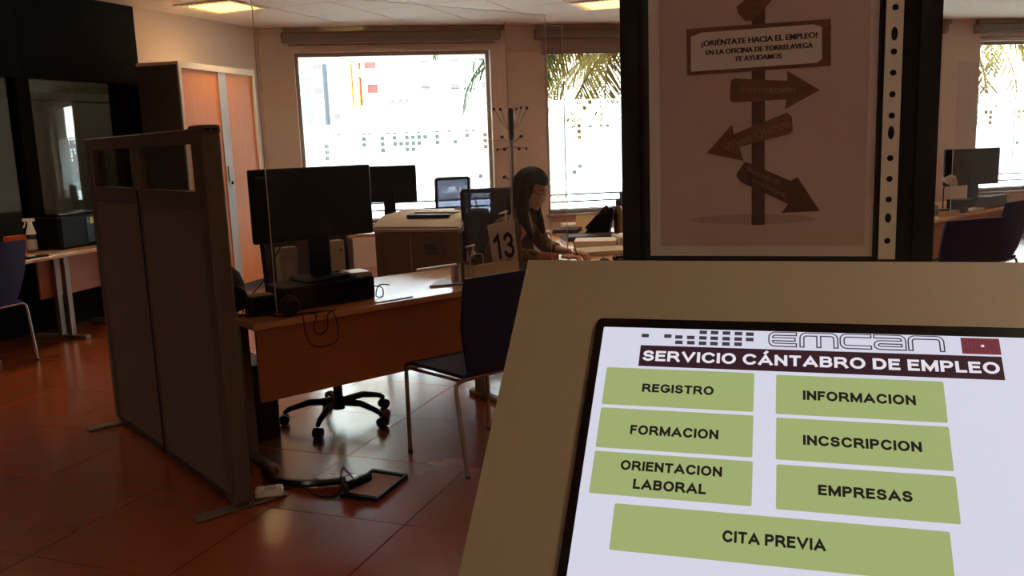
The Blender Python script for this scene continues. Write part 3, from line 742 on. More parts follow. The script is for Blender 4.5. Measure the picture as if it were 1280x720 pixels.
obj('cap_slot', box(B(), -0.006, -0.003, -0.026, -0.004, H0-0.012, H0-0.002), 'black', cap)
obj('cap_slot', box(B(), -0.006, -0.003, 0.004, 0.026, H0-0.012, H0-0.002), 'black', cap)
for sy in (-1, 1): obj('joint_strip', box(B(), 0.899, 0.916, sy*0.0335-0.002, sy*0.0335+0.002, 0.03, 1.34), 'black', pt)
for (a, b) in ((0.10, 0.89), (0.925, LP-0.06)):
    obj('lower_panel', box(B(), a, b, -0.026, 0.026, 0.05, 1.27, bev=0.003), 'grey_panel', pt)
    obj('mid_rail', box(B(), a, b, -0.030, 0.030, 1.273, 1.345), 'grey_post', pt)
    obj('bottom_rail', box(B(), a, b, -0.030, 0.030, 0.025, 0.05), 'dgrey', pt)
    g = B(); box(g, a, a+0.05, -0.03, 0.03, 1.345, 1.57); box(g, b-0.05, b, -0.03, 0.03, 1.345, 1.57); box(g, a+0.05, b-0.05, -0.03, 0.03, 1.54, 1.57)
    wf = obj('glazed_frame', g, 'grey_post', pt)
    obj('pane', box(B(), a+0.05, b-0.05, -0.004, 0.004, 1.345, 1.54), 'screen_glass', wf)
for sx in (0.05, LP-0.06):
    g = B(); box(g, sx-0.035, sx+0.035, -0.20, 0.20, 0.0, 0.012, bev=0.004); box(g, sx-0.02, sx+0.02, -0.03, 0.03, 0.012, 0.03)
    obj('foot', g, 'steel', pt)

# ---- desk helper: local x along the front edge, y away from the visitor
def desk(loc, rz, L, D, label, mod=True, zt=0.74, group='beech office desks'):
    t = thing('office_desk', label, 'desk', loc, rz, group)
    obj('desk_top', box(B(), 0, L, 0, D, zt-0.03, zt, bev=0.003), 'beech', t)
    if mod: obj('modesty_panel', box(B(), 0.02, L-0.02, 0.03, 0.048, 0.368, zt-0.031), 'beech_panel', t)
    for x in (0.06, L-0.12):
        g = B(); box(g, x, x+0.05, 0.10, 0.62*D, 0.0, 0.03, bev=0.008)
        box(g, x+0.005, x+0.045, D*0.42, D*0.42+0.09, 0.03, zt-0.06); box(g, x, x+0.05, 0.1, D-0.06, zt-0.06, zt-0.031)
        obj('leg_frame', g, 'steel', t)
    return t
DA = R(38.5); DO = Vector((-1.156, 3.81, 0)); DX = Vector((math.cos(DA), math.sin(DA), 0)); DY = Vector((-DX.y, DX.x, 0))
def dk(x, y, z=0.74): return DO+DX*x+DY*y+Vector((0, 0, z))
desk(DO, DA, 1.62, 0.80, 'beech desk right of the grey partition with a modesty panel')
obj_pc = thing('computer_tower', 'black computer tower on the floor under the beech desk', 'computer', dk(0.15, 0.60, 0), DA)
bx('case', 'black', obj_pc, 0, 0.19, 0, 0.42, 0.0, 0.40, bev=0.006); bx('front_bezel', 'black_gloss', obj_pc, 0.01, 0.18, -0.008, 0, 0.01, 0.39)

# ---- monitors (origin at the base centre; we look at the back, local -y)
def monitor(loc, rz, wd, hh, zb, label, base=True, logo=True, group='desk monitors'):
    t = thing('monitor', label, 'monitor', loc, rz, group)
    g = box(B(), -wd/2, wd/2, -0.018, 0.012, zb, zb+hh, bev=0.006); sh = obj('back_shell', g, 'black', t)
    obj('display', box(B(), -wd/2+0.012, wd/2-0.012, 0.0121, 0.014, zb+0.015, zb+hh-0.012), 'black_gloss', t)
    g = box(B(), -0.055, 0.055, -0.05, -0.018, 0.02, zb+hh*0.30, bev=0.01, seg=2); obj('stand', g, 'black', t)
    g = box(B(), -0.12, 0.12, -0.12, 0.09, 0.0, 0.02, bev=0.008); obj('base', g, 'black', t)
    if logo:
        b = text_mesh('lenovo', -wd/2+0.03, -wd/2+0.12, zb+hh-0.045, zb+hh-0.028, off=0.01)
        obj('lettering', move(b, Matrix(((1, 0, 0, 0), (0, 0, -1, -0.0185), (0, 1, 0, 0), (0, 0, 0, 1)))), 'logo_grey', sh)
    return t
# riser box under the main monitor
tag(obj('monitor_riser', box(B(), -0.245, 0.245, -0.11, 0.11, 0, 0.115, bev=0.006), 'black', None, loc=dk(0.47, 0.27), rot=(0, 0, DA)), 'dark box raising the monitor on the beech desk', 'riser')
monitor(dk(0.485, 0.32, 0.855), DA, 0.65, 0.355, 0.205, 'large black monitor seen from behind on a dark riser box')
# papers on riser
tag(obj('paper_pad', box(B(), -0.048, 0.048, -0.08, 0.08, 0, 0.018, bev=0.002), 'paper2', None, loc=dk(0.662, 0.265, 0.855), rot=(0, 0, DA+0.15)), 'cream paper pad on the right end of the dark riser box', 'paper')
tag(obj('document_tray', box(B(), -0.052, 0.048, -0.075, 0.06, 0, 0.008), 'white', None, loc=dk(0.663, 0.258, 0.8735), rot=(0, 0, DA-0.12)), 'white document lying on top of the cream paper pad', 'document')
# standing document box behind the monitor
t = thing('document_box', 'cream cardboard document box standing behind the large monitor', 'box', dk(0.65, 0.50), DA)
bx('body', 'paper2', t, -0.09, 0.07, -0.03, 0.03, 0, 0.28, bev=0.002); bx('printed_line', 'ink', t, -0.0, 0.03, -0.0315, -0.0305, 0.105, 0.12); bx('finger_hole', 'ink', t, 0.045, 0.053, -0.0315, -0.0305, 0.22, 0.235)
t = thing('ring_binder', 'pale upright binder behind the monitor beside the document box', 'binder', dk(0.42, 0.52), DA)
bx('cover', 'paper2', t, -0.06, 0.04, -0.02, 0.02, 0, 0.27, bev=0.002); bx('spine_label', 'paper', t, -0.03, 0.02, -0.0212, -0.0202, 0.1, 0.2)
# tape strip along the desk edge
tag(obj('ruler', box(B(), 0, 0.21, 0, 0.018, 0, 0.004), 'steel', None, loc=dk(0.65, 0.035), rot=(0, 0, 0.02+DA)), 'grey ruler along the front edge of the beech desk', 'ruler')
# webcam / headset bundle on the left of riser
t = thing('desk_speaker', 'rounded dark grey desk speaker left of the riser box', 'speaker', dk(0.205, 0.062), DA)
obj('body', sphere(B(), (0, 0, 0.05), 0.05, (1, 0.8, 1)), 'dgrey', t, True); obj('driver', tube(B(), [(0, -0.038, 0.05), (0, -0.046, 0.05)], 0.028, 16), 'black', t)
t = thing('network_box', 'small dark box with cables behind the desk speaker', 'box', dk(0.13, 0.25), DA)
bx('case', 'dgrey', t, -0.05, 0.07, -0.05, 0.05, 0, 0.09, bev=0.006); bx('front_panel', 'black', t, -0.04, 0.06, -0.052, -0.05, 0.01, 0.08)
# backpack
t = thing('backpack', 'black backpack slumped on the desk beside the partition', 'bag', dk(-0.0, 0.36), DA)
g = B(); sphere(g, (0.02, 0, 0.115), 0.12, (0.72, 0.75, 1.05), u=20, v=14)
for v in g.verts:
    v.co.x += 0.05*(0.2-v.co.z); v.co.z = max(0.0, v.co.z); v.co += Vector((random.uniform(-1, 1), random.uniform(-1, 1), 0))*0.003
obj('body', g, 'rubber', t, True)
g = B(); sphere(g, (0.04, -0.075, 0.08), 0.07, (0.8, 0.5, 0.9)); obj('front_pocket', g, 'black', t, True)
obj('strap', tube(B(), [(0.0, 0, 0.235), (0.02, 0.0, 0.255), (0.05, 0, 0.235)], 0.006, 8), 'rubber', t)
# cables
def cable(name, label, pts, r=0.003, mt='rubber', cat='cable', group=None):
    P_ = [Vector(p) for p in pts]; out = []
    for i in range(len(P_)-1):
        a = P_[max(i-1, 0)]; b = P_[i]; c = P_[i+1]; d = P_[min(i+2, len(P_)-1)]
        for k in range(6):
            s = k/6; out.append(0.5*((2*b)+(c-a)*s+(2*a-5*b+4*c-d)*s*s+(3*b-a-3*c+d)*s**3))
    out.append(P_[-1]); b0 = P_[0]
    o = obj(name, tube(B(), out, r, 6), mt, None, True); tag(o, label, cat, group); return o
cable('cable', 'thin black cable looping below the desk front edge', [dk(0.24, 0.02, 0.744), dk(0.235, -0.008, 0.74), dk(0.24, -0.012, 0.66), dk(0.27, -0.014, 0.60), dk(0.34, -0.014, 0.585), dk(0.40, -0.012, 0.61), dk(0.40, -0.012, 0.70), dk(0.385, -0.01, 0.742), dk(0.36, 0.03, 0.745)], 0.0025)
cable('cable', 'short black cable loop hanging inside the larger loop', [dk(0.28, 0.05, 0.744), dk(0.30, -0.008, 0.742), dk(0.28, -0.012, 0.68), dk(0.31, -0.012, 0.645), dk(0.35, -0.012, 0.67), dk(0.36, -0.01, 0.735), dk(0.40, -0.006, 0.748)], 0.003)
cable('cable', 'black cable lying across the desk left corner', [dk(0.02, 0.30, 0.744), dk(0.10, 0.17, 0.75), dk(0.17, 0.05, 0.745), dk(0.26, 0.05, 0.745), dk(0.35, 0.02, 0.746)], 0.003)
cable('cable', 'black cable rising from the backpack to the back of the monitor', [dk(0.07, 0.3, 0.745), dk(0.10, 0.30, 0.80), dk(0.20, 0.30, 0.90), dk(0.28, 0.30, 1.03), dk(0.34, 0.30, 1.08)], 0.003)
cable('cable', 'tangled black cables between the backpack and the network box', [dk(0.02, 0.22, 0.745), dk(0.08, 0.16, 0.77), dk(0.05, 0.26, 0.78), dk(0.12, 0.14, 0.76), dk(0.03, 0.16, 0.75), dk(0.16, 0.16, 0.745)], 0.004)
cable('cable', 'white cable coil beside the backpack', [dk(0.10, 0.34, 0.745), dk(0.13, 0.36, 0.775), dk(0.16, 0.34, 0.75), dk(0.13, 0.30, 0.775), dk(0.11, 0.33, 0.745)], 0.004, 'steel')
cable('cable', 'black cable coil at the right end of the dark riser box', [dk(0.72, 0.20, 0.80), dk(0.76, 0.17, 0.79), dk(0.75, 0.15, 0.748), dk(0.73, 0.18, 0.75), dk(0.755, 0.19, 0.80), dk(0.80, 0.16, 0.80)], 0.003)

# ---- acrylic screens
def acrylic(name, label, loc, rz, wd, z0, z1, feet=True):
    t = thing(name, label, 'screen', loc, rz, 'clear acrylic desk screens')
    bx('panel', 'acrylic', t, 0.003, wd-0.003, -0.0025, 0.0025, z0, z1-0.002)
    for x in (0.0, wd-0.003): bx('polished_edge', 'acrylic_edge', t, x, x+0.003, -0.0025, 0.0025, z0, z1)
    bx('top_edge', 'acrylic_edge', t, 0.003, wd-0.003, -0.0025, 0.0025, z1-0.002, z1)
    if feet:
        for x in (0.02, wd-0.1): bx('foot', 'acrylic', t, x, x+0.08, -0.09, 0.09, 0.0, 0.006)
    return t
# big desk screen of the near desk
acrylic('acrylic_screen', 'tall clear acrylic screen along the near beech desk', dk(0.165, 0.125), DA, 1.72, 0.006, 1.46)
def DP(px, py, Y):
    d = fwd+(px-640)/1090*rgt+(360-py)/1090*upv
    return Vector((0, 0, 1.5))+d*(Y/d.y)

# ---- blue visitor chair
def visitor_chair(loc, rz, label):
    t = thing('visitor_chair', label, 'chair', loc, rz, 'navy visitor chairs')
    for sx in (-1, 1):
        obj('leg', tube(B(), [(sx*0.25, 0.24, 0.0), (sx*0.25, 0.235, 0.445)], 0.0105, 10), 'chrome', t, True)
        pts = [(sx*0.255, -0.245, 0.0), (sx*0.262, -0.195, 0.39), (sx*0.258, -0.188, 0.42), (sx*0.24, -0.185, 0.437), (sx*0.20, -0.185, 0.443), (0.0, -0.185, 0.443)]
        obj('leg', tube(B(), pts, 0.0105, 10), 'chrome', t, True)
        obj('side_rail', tube(B(), [(sx*0.25, 0.235, 0.435), (sx*0.235, -0.185, 0.443)], 0.008, 8), 'chrome', t, True)
    # seat shell: slightly dished, waterfall front
    g = B(); nx, ny = 12, 12; grid_ = []
    for th in (0, -0.016):
        rows = []
        for j in range(ny+1):
            v = j/ny; y = 0.255-0.45*v; row = []
            for i in range(nx+1):
                u = i/nx*2-1
                wd = 0.245-0.02*v
                z = 0.468-0.012*(1-u*u)*(math.sin(PI*v))-0.02*max(0, 1-v*6)**2+th
                row.append(g.verts.new((u*wd, y, z)))
            rows.append(row)
        grid_.append(rows)
    for q in range(2):
        for j in range(ny):
            for i in range(nx):
                a = grid_[q]; g.faces.new((a[j][i], a[j][i+1], a[j+1][i+1], a[j+1][i]))
    per = [(0, i) for i in range(nx)]+[(j, nx) for j in range(ny)]+[(ny, i) for i in range(nx, 0, -1)]+[(j, 0) for j in range(ny, 0, -1)]
    for k in range(len(per)):
        (a, b), (c, d) = per[k], per[(k+1) % len(per)]
        g.faces.new((grid_[0][a][b], grid_[0][c][d], grid_[1][c][d], grid_[1][a][b]))
    obj('seat', g, 'blue', t, True)
    g = B(); grid_ = []
    for th in (0, 0.014):
        rows = []
        for j in range(ny+1):
            v = j/ny; z = 0.448+0.475*v; row = []
            for i in range(nx+1):
                u = i/nx*2-1
                wd = 0.17+0.075*min(1, v*1.9)**0.7+0.006*v
                cor = 0.008*max(0, (v-0.85)/0.15)**2*(u*u)
                y = -0.195-0.085*v-0.022*(1-u*u)+0.02*max(0, 1-v*4)**2+th
                row.append(g.verts.new((u*(wd-cor), y, z-0.003*u*u*(v > 0.95))))
            rows.append(row)
        grid_.append(rows)
    for q in range(2):
        for j in range(ny):
            for i in range(nx):
                a = grid_[q]; g.faces.new((a[j][i], a[j][i+1], a[j+1][i+1], a[j+1][i]))
    for k in range(len(per)):
        (a, b), (c, d) = per[k], per[(k+1) % len(per)]
        g.faces.new((grid_[0][a][b], grid_[0][c][d], grid_[1][c][d], grid_[1][a][b]))
    obj('backrest', g, 'blue', t, True)
    for sx in (-1, 1):
        obj('foot_cap', tube(B(), [(sx*0.25, 0.24, 0.0), (sx*0.25, 0.24, 0.012)], 0.013, 10), 'rubber', t)
        obj('foot_cap', tube(B(), [(sx*0.255, -0.245, 0.0), (sx*0.255, -0.244, 0.012)], 0.013, 10), 'rubber', t)
    return t
vc0 = visitor_chair((-0.189, 4.12, 0), R(39.4), 'navy visitor chair with chrome legs in front of the near beech desk')
vc1 = dup(vc0, (-3.93, 6.30, 0), R(72), 'navy visitor chair cut off at the left frame edge')
vc2 = dup(vc0, (3.74, 6.90, 0), R(40), 'navy visitor chair at the right edge of the frame by the far desk')
vc3 = dup(vc0, (2.84, 5.72, 0), R(20), 'navy visitor chair just right of the black poster board')

# ---- office chair with mesh back (origin on the floor, faces local +y)
def office_chair(loc, rz, label, seat_z=0.48, bw=0.46, bh=0.62, star=0.0, arms=True):
    t = thing('office_chair', label, 'chair', loc, rz, 'mesh-backed office chairs')
    for k in range(5):
        a = R(star+72*k); c, s_ = math.cos(a), math.sin(a)
        lg = obj('base_arm', tube(B(), [(0.03*c, 0.03*s_, 0.11), (0.16*c, 0.16*s_, 0.115), (0.27*c, 0.27*s_, 0.085), (0.30*c, 0.30*s_, 0.065)], [0.022, 0.019, 0.015, 0.012], 8), 'black', t, True)
        tx, ty = -s_, c; g = B()
        for sd in (-1, 1):
            p = Vector((0.30*c+tx*0.014*sd, 0.30*s_+ty*0.014*sd, 0.028)); tube(g, [p-Vector((tx, ty, 0))*0.009, p+Vector((tx, ty, 0))*0.009], 0.028, 14)
        obj('castor', g, 'rubber', lg, True)
    obj('gas_column', lathe(B(), [(0.034, 0.07), (0.036, 0.13), (0.026, 0.14), (0.024, 0.28), (0.015, 0.285), (0.015, seat_z-0.06)], 16), 'black', t, True)
    obj('mechanism', box(B(), -0.09, 0.09, -0.12, 0.10, seat_z-0.07, seat_z-0.03, bev=0.01), 'black', t)
    obj('seat', box(B(), -0.24, 0.24, -0.22, 0.25, seat_z-0.035, seat_z+0.035, bev=0.03, seg=3), 'blue', t, True)
    rec = lambda z: -0.235-0.10*(z-0.6)
    z0, z1 = seat_z+0.08, seat_z+0.08+bh
    pts = []
    for (x, z) in rrect(bw, z1-z0, 0.022, 4, 0, (z0+z1)/2): pts.append((x, rec(z)-0.03*(1-(2*x/bw)**2)*0, z))
    pts.append(pts[0]); pts.append(pts[1])
    obj('back_frame', tube(B(), pts, 0.017, 8), 'blue_frame', t, True)
    g = B(); n = 6
    vs = [[g.verts.new(((-0.5+i/n)*(bw-0.02), rec(z0+(z1-z0)*j/n)-0.02*math.sin(PI*i/n), z0+0.01+(z1-z0-0.02)*j/n)) for i in range(n+1)] for j in range(n+1)]
    for j in range(n):
        for i in range(n): g.faces.new((vs[j][i], vs[j][i+1], vs[j+1][i+1], vs[j+1][i]))
    obj('back_mesh', g, 'mesh', t, True)
    obj('lumbar_bar', box(B(), -bw/2+0.01, bw/2-0.01, rec(z0+0.2)-0.012, rec(z0+0.2)+0.008, z0+0.17, z0+0.21, bev=0.006), 'blue_frame', t)
    obj('back_stem', tube(B(), [(0, -0.08, seat_z-0.05), (0, -0.22, seat_z-0.04), (0, -0.262, seat_z+0.06), (0, rec(z0+0.2)-0.02, z0+0.2)], 0.02, 8), 'black', t, True)
    if arms:
        for sx in (-1, 1):
            obj('armrest', merge(tube(B(), [(sx*0.2, 0, seat_z-0.05), (sx*0.29, 0, seat_z-0.02), (sx*0.29, 0, seat_z+0.2)], 0.014, 8), box(B(), sx*0.29-0.035, sx*0.29+0.035, -0.13, 0.12, seat_z+0.2, seat_z+0.225, bev=0.01)), 'black', t)
    return t
office_chair((-0.99, 4.70, 0), DA+PI, 'navy mesh-backed office chair behind the large monitor at the near desk', star=-33-math.degrees(DA+PI)+4, bw=0.50, bh=0.50)
oc = office_chair((-0.04, 5.95, 0), R(190), 'dark mesh-backed office chair behind the masked person', seat_z=0.47, bw=0.48, bh=0.62, star=20)
office_chair((-0.66, 9.75, 0), R(12), 'small-looking mesh chair in front of the left window beyond the printer', seat_z=0.46, bw=0.36, bh=0.60, star=10)
office_chair((3.95, 8.9, 0), R(150), 'navy mesh chair behind the far right desk beside the black board', seat_z=0.46, bw=0.46, bh=0.58, star=40, arms=False)

# ---- tambour cabinet at the left wall
CA = math.atan2(0.966, 0.259)     # front runs away from the camera
ct = thing('tambour_cabinet', 'tall cabinet with orange sliding shutters and cream frame by the left wall', 'cabinet', (-3.11, 8.57, 0), CA)
# local x along the front (away), local +y = left = towards the wall
CWd, CDp, CHt = 1.36, 0.46, 2.35
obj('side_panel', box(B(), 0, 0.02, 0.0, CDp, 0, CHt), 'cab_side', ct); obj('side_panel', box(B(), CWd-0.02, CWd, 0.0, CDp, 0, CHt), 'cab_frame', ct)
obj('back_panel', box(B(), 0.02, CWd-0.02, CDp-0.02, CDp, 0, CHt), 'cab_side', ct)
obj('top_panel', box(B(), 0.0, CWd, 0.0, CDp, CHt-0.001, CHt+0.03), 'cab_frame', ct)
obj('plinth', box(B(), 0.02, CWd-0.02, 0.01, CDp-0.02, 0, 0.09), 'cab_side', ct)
g = B(); box(g, -0.002, 0.045, -0.006, 0.012, 0, CHt+0.03); box(g, CWd-0.045, CWd, -0.006, 0.012, 0, CHt+0.03); box(g, 0.045, CWd-0.045, -0.006, 0.012, CHt-0.03, CHt+0.03)
obj('front_frame', g, 'cab_frame', ct)
for (a, b) in ((0.045, 0.70), (0.76, CWd-0.045)):
    d = obj('shutter_door', box(B(), a, b, 0.012, 0.028, 0.09, CHt-0.03), 'orange_wood', ct)
    e0 = (a, a+0.06) if a > 0.5 else (b, b+0.06)
obj('closing_strip', box(B(), 0.66, 0.80, 0.0, 0.012, 0.09, CHt-0.03), 'shutter_edge', ct)
lk = obj('lock_plate', box(B(), 0.69, 0.77, -0.014, 0.0, 1.20, 1.36, bev=0.004), 'steel', ct)
obj('key', box(B(), 0.715, 0.735, -0.03, -0.014, 1.17, 1.20), 'black', lk)

# ---- large printer / copier
pa_ = math.atan2(6.1-6.3, -0.388+0.972)
cp = thing('office_copier', 'large cream and taupe office copier behind the near desk', 'printer', (-0.985, 6.30, 0), pa_)
W_, D_ = 0.66, 0.62
g = B(); box(g, 0.0, W_, 0.0, D_, 0.46, 0.90, bev=0.012); obj('body', g, 'printer_dark', cp)
for x in (0.04, W_-0.04):
    for y in (0.04, D_-0.04): obj('stand_leg', box(B(), x-0.015, x+0.015, y-0.015, y+0.015, 0.06, 0.46), 'steel', cp)
lid = B()
pr2 = [(0.0, 0.885), (0.0, 0.925), (0.05, 0.962), (0.16, 1.0), (D_-0.03, 1.015), (D_, 0.99), (D_, 0.885)]
YZ = Matrix(((0, 0, 1, 0), (1, 0, 0, 0), (0, 1, 0, 0), (0, 0, 0, 1)))
prism(lid, pr2, -0.012, W_+0.012, YZ)
bmesh.ops.bevel(lid, geom=[e for e in lid.edges], offset=0.01, segments=2, affect='EDGES')
tp = obj('top_cover', lid, 'printer', cp, True)
obj('output_slot', box(B(), 0.22, 0.55, 0.10, 0.30, 0.985, 1.008), 'dgrey', tp)
obj('output_sheet', box(B(), 0.22, 0.54, 0.24, 0.42, 1.0, 1.018), 'paper', tp)
obj('release_button', lathe(B(), [(0.035, 0), (0.03, 0.016), (0.015, 0.02)], 16, T(0.50, 0.42, 1.012)), 'dgrey', tp)
obj('door_panel', box(B(), 0.30, 0.56, -0.006, 0.0, 0.60, 0.87, bev=0.002), 'printer_dark', cp)
obj('door_gap', box(B(), 0.285, 0.291, -0.003, 0.001, 0.48, 0.88), 'printer', cp)
obj('paper_drawer', box(B(), 0.03, 0.63, -0.008, 0.0, 0.48, 0.585, bev=0.003), 'printer_dark', cp)
obj('vent_grille', merge(*[box(B(), 0.40, 0.50, -0.009, -0.006, 0.74+0.018*k, 0.748+0.018*k) for k in range(4)]), 'dgrey', cp)
for x in (0.04, W_-0.04):
    for y in (0.04, D_-0.04): obj('castor', tube(B(), [(x-0.015, y, 0.03), (x+0.015, y, 0.03)], 0.03, 12), 'rubber', cp)

# ---- back desk with second monitor
desk((-1.55, 7.75, 0), R(4), 1.15, 0.7, 'beech desk behind the copier carrying a second monitor', mod=False)
monitor((-1.08, 8.0, 0.74), R(-8), 0.50, 0.33, 0.26, 'black monitor half hidden behind the large monitor, in front of the window', logo=False)
tag(obj('paper_stack', box(B(), -0.12, 0.12, -0.09, 0.09, 0, 0.17), 'paper2', None, loc=(-0.78, 7.98, 0.74)), 'cream stack of papers beside the second monitor', 'paper')
t = thing('desk_telephone', 'dark small telephone on the desk behind the copier', 'telephone', (-0.62, 8.1, 0.74)); bx('body', 'black', t, -0.08, 0.08, -0.07, 0.07, 0, 0.05, bev=0.01); bx('handset', 'black', t, -0.08, -0.035, -0.09, 0.09, 0.05, 0.08, bev=0.01)

# ---- coat stand
cs_ = thing('coat_stand', 'slim coat stand with dark ball hooks between the two windows', 'coat stand', (0.045, 8.0, 0))
obj('pole', tube(B(), [(0, 0, 0.02), (0, 0, 1.52)], 0.016, 12), 'steel', cs_, True)
obj('upper_pole', tube(B(), [(0, 0, 1.52), (0, 0, 1.77)], 0.022, 12), 'black', cs_, True)
obj('top_ball', sphere(B(), (0, 0, 1.78), 0.026), 'black', cs_, True)
obj('base_disc', lathe(B(), [(0.19, 0), (0.19, 0.015), (0.03, 0.03)], 28), 'steel', cs_, True)
for k, (zb, rr, rise) in enumerate(((1.60, 0.15, 0.20), (1.50, 0.10, 0.05), (1.46, 0.13, -0.02), (1.16, 0.09, 0.03))):
    for j in range(6 if k != 3 else 4):
        a = R(60*j+25*k+8); c, s_ = math.cos(a), math.sin(a)
        if k == 0 and j in (4,): continue
        h = obj('hook', tube(B(), [(0.02*c, 0.02*s_, zb), (rr*0.6*c, rr*0.6*s_, zb+rise*0.45), (rr*c, rr*s_, zb+rise)], 0.004, 6), 'steel', cs_, True)
        obj('hook_ball', sphere(B(), (rr*c, rr*s_, zb+rise), 0.014, u=10, v=6), 'black', h, True)

# ---- second desk (the person's) and what lies on it
D2 = thing('office_desk', 'cluttered beech desk right of the masked person', 'desk', (0.31, 5.05, 0), 0, 'beech office desks')
obj('desk_top', box(B(), 0, 1.15, 0, 2.5, 0.71, 0.74, bev=0.003), 'beech', D2)
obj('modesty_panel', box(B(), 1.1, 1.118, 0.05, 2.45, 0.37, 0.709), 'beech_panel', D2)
for y in (0.05, 2.38): obj('leg_frame', merge(box(B(), 0.08, 1.05, y, y+0.05, 0, 0.03), box(B(), 0.5, 0.58, y+0.005, y+0.045, 0.03, 0.709)), 'steel', D2)
def slab(name, label, cat, px, py, Y, wx, wy, h, rz, mt, z=0.74, group=None):
    p = Zp(px, py, z)
    o = obj(name, box(B(), -wx/2, wx/2, -wy/2, wy/2, 0, h, bev=min(0.002, h*0.3)), mt, None, loc=(p.x, p.y, z), rot=(0, 0, rz)); tag(o, label, cat, group); return o
def at(o, x, y, z): o.location = (x, y, z); return o
def flat(name, label, cat, x, y, z, wx, wy, h, rz, mt):
    o = obj(name, box(B(), -wx/2, wx/2, -wy/2, wy/2, 0, h, bev=min(0.002, h*0.3)), mt, None, loc=(x, y, z), rot=(0, 0, R(rz))); tag(o, label, cat); return o
flat('folder', 'cream folder lying nearest the masked person', 'folder', 0.62, 5.85, 0.74, 0.34, 0.26, 0.03, 12, 'paper2')
flat('paper_stack', 'white paper stack beyond the cream folder', 'paper', 0.62, 6.30, 0.74, 0.30, 0.24, 0.045, -8, 'paper')
flat('book', 'thick cream book near the bottle', 'book', 0.90, 6.35, 0.74, 0.26, 0.30, 0.06, 5, 'paper2')
flat('paper_sheet', 'white sheet on the thick cream book', 'paper', 0.90, 6.34, 0.80, 0.22, 0.28, 0.004, -10, 'paper')
flat('tray', 'dark flat tray between the paper stack and the telephone', 'tray', 0.62, 6.72, 0.74, 0.42, 0.22, 0.035, 10, 'dgrey')
flat('magazine', 'tan magazine left of the telephone', 'magazine', 0.45, 7.15, 0.74, 0.24, 0.3, 0.02, 20, 'card')
flat('notebook', 'brown notebook on the tan magazine', 'notebook', 0.47, 7.12, 0.76, 0.2, 0.24, 0.03, -15, 'vest')
flat('paper_bundle', 'pale bundle of papers at the window end of the desk', 'paper', 0.55, 7.42, 0.74, 0.2, 0.18, 0.06, 8, 'paper')
# desk phone with raised display
t = thing('desk_telephone', 'black desk telephone tilted up beside the steel bottle', 'telephone', (0.74, 7.02, 0.74), R(-12))
YZp = Matrix(((0, 0, 1, 0), (1, 0, 0, 0), (0, 1, 0, 0), (0, 0, 0, 1)))
XZp = Matrix(((1, 0, 0, 0), (0, 0, 1, 0), (0, 1, 0, 0), (0, 0, 0, 1)))
obj('body', prism(B(), [(-0.13, 0), (-0.12, 0.03), (0.04, 0.22), (0.10, 0.225), (0.11, 0.2), (0.06, 0.0)], -0.11, 0.11, XZp), 'black', t)
obj('display', prism(B(), [(-0.06, 0.105), (-0.064, 0.11), (0.02, 0.209), (0.024, 0.203)], -0.07, 0.07, XZp), 'dgrey', t)
obj('handset', tube(B(), [(-0.10, -0.14, 0.06), (-0.02, -0.145, 0.155), (0.07, -0.14, 0.235)], [0.022, 0.016, 0.022], 10), 'black_gloss', t, True)
t = thing('drinks_bottle', 'brown steel drinks bottle at the edge of the black board', 'bottle', (0.885, 7.08, 0.74))
obj('body', lathe(B(), [(0.036, 0), (0.038, 0.01), (0.038, 0.17), (0.022, 0.21), (0.020, 0.225)], 20), 'bottle', t, True)
obj('cap', lathe(B(), [(0.022, 0.225), (0.023, 0.262), (0.018, 0.268)], 20), 'vest', t, True)
t = thing('desk_calendar', 'tan card desk calendar standing behind the telephone', 'calendar', (0.66, 7.35, 0.74), R(-10))
obj('card', prism(B(), [(-0.10, 0), (0.12, 0.0), (0.02, 0.13)], -0.10, 0.10, YZp), 'card', t)
t = thing('computer_mouse', 'black computer mouse by the writing hand', 'mouse', (0.58, 5.36, 0.74), R(100)); obj('body', sphere(B(), (0, 0, 0.012), 0.055, (1, 0.6, 0.4)), 'black', t, True); obj('wheel', tube(B(), [(0.03, -0.004, 0.03), (0.03, 0.004, 0.03)], 0.008, 10), 'dgrey', t)
t = thing('eyeglass_case', 'black spectacle case with a red edge near the board', 'case', (0.72, 5.45, 0.74), R(20)); bx('case', 'black', t, -0.08, 0.08, -0.03, 0.03, 0, 0.035, bev=0.01); bx('edge_stripe', 'orange', t, -0.07, 0.075, -0.031, -0.0295, 0.012, 0.018)
t = thing('crumpled_tissue', 'white folded tissue in front of the masked person', 'tissue', (0.17, 4.90, 0.74), R(20))
g = B(); bmesh.ops.create_icosphere(g, subdivisions=2, radius=0.05); random.seed(4)
for v in g.verts: v.co = Vector((v.co.x*1.0, v.co.y*0.7, max(0, v.co.z*0.9+0.03)))*(1+random.uniform(-.12, .12))
obj('tissue', g, 'white', t)

# ---- end of the near desk: box, numbered sign, pumps, tray
bxp = dk(1.30, 0.10)
t = thing('card_box', 'open cream card box under the number 13 sign', 'box', bxp, DA)
for nm, q in (('side', (0, 0.30, 0, 0.006, 0, 0.105)), ('side', (0, 0.30, 0.144, 0.15, 0, 0.085)), ('end', (0, 0.006, 0.006, 0.144, 0, 0.105)), ('end', (0.294, 0.30, 0.006, 0.144, 0, 0.105)), ('bottom', (0.006, 0.294, 0.006, 0.144, 0, 0.006)), ('lip', (0.0, 0.30, -0.004, 0.0, 0.075, 0.105))):
    bx(nm, 'paper2', t, *q)
st = thing('number_sign', 'white upright card sign reading 13', 'sign', dk(1.60, 0.19, 0.74), DA-R(30))
SM = Matrix.Translation((0, 0, 0.0)) @ Matrix.Rotation(R(-5.5), 4, 'Y') @ Matrix(((1, 0, 0, 0), (0, 0, -1, 0), (0, 1, 0, 0), (0, 0, 0, 1)))
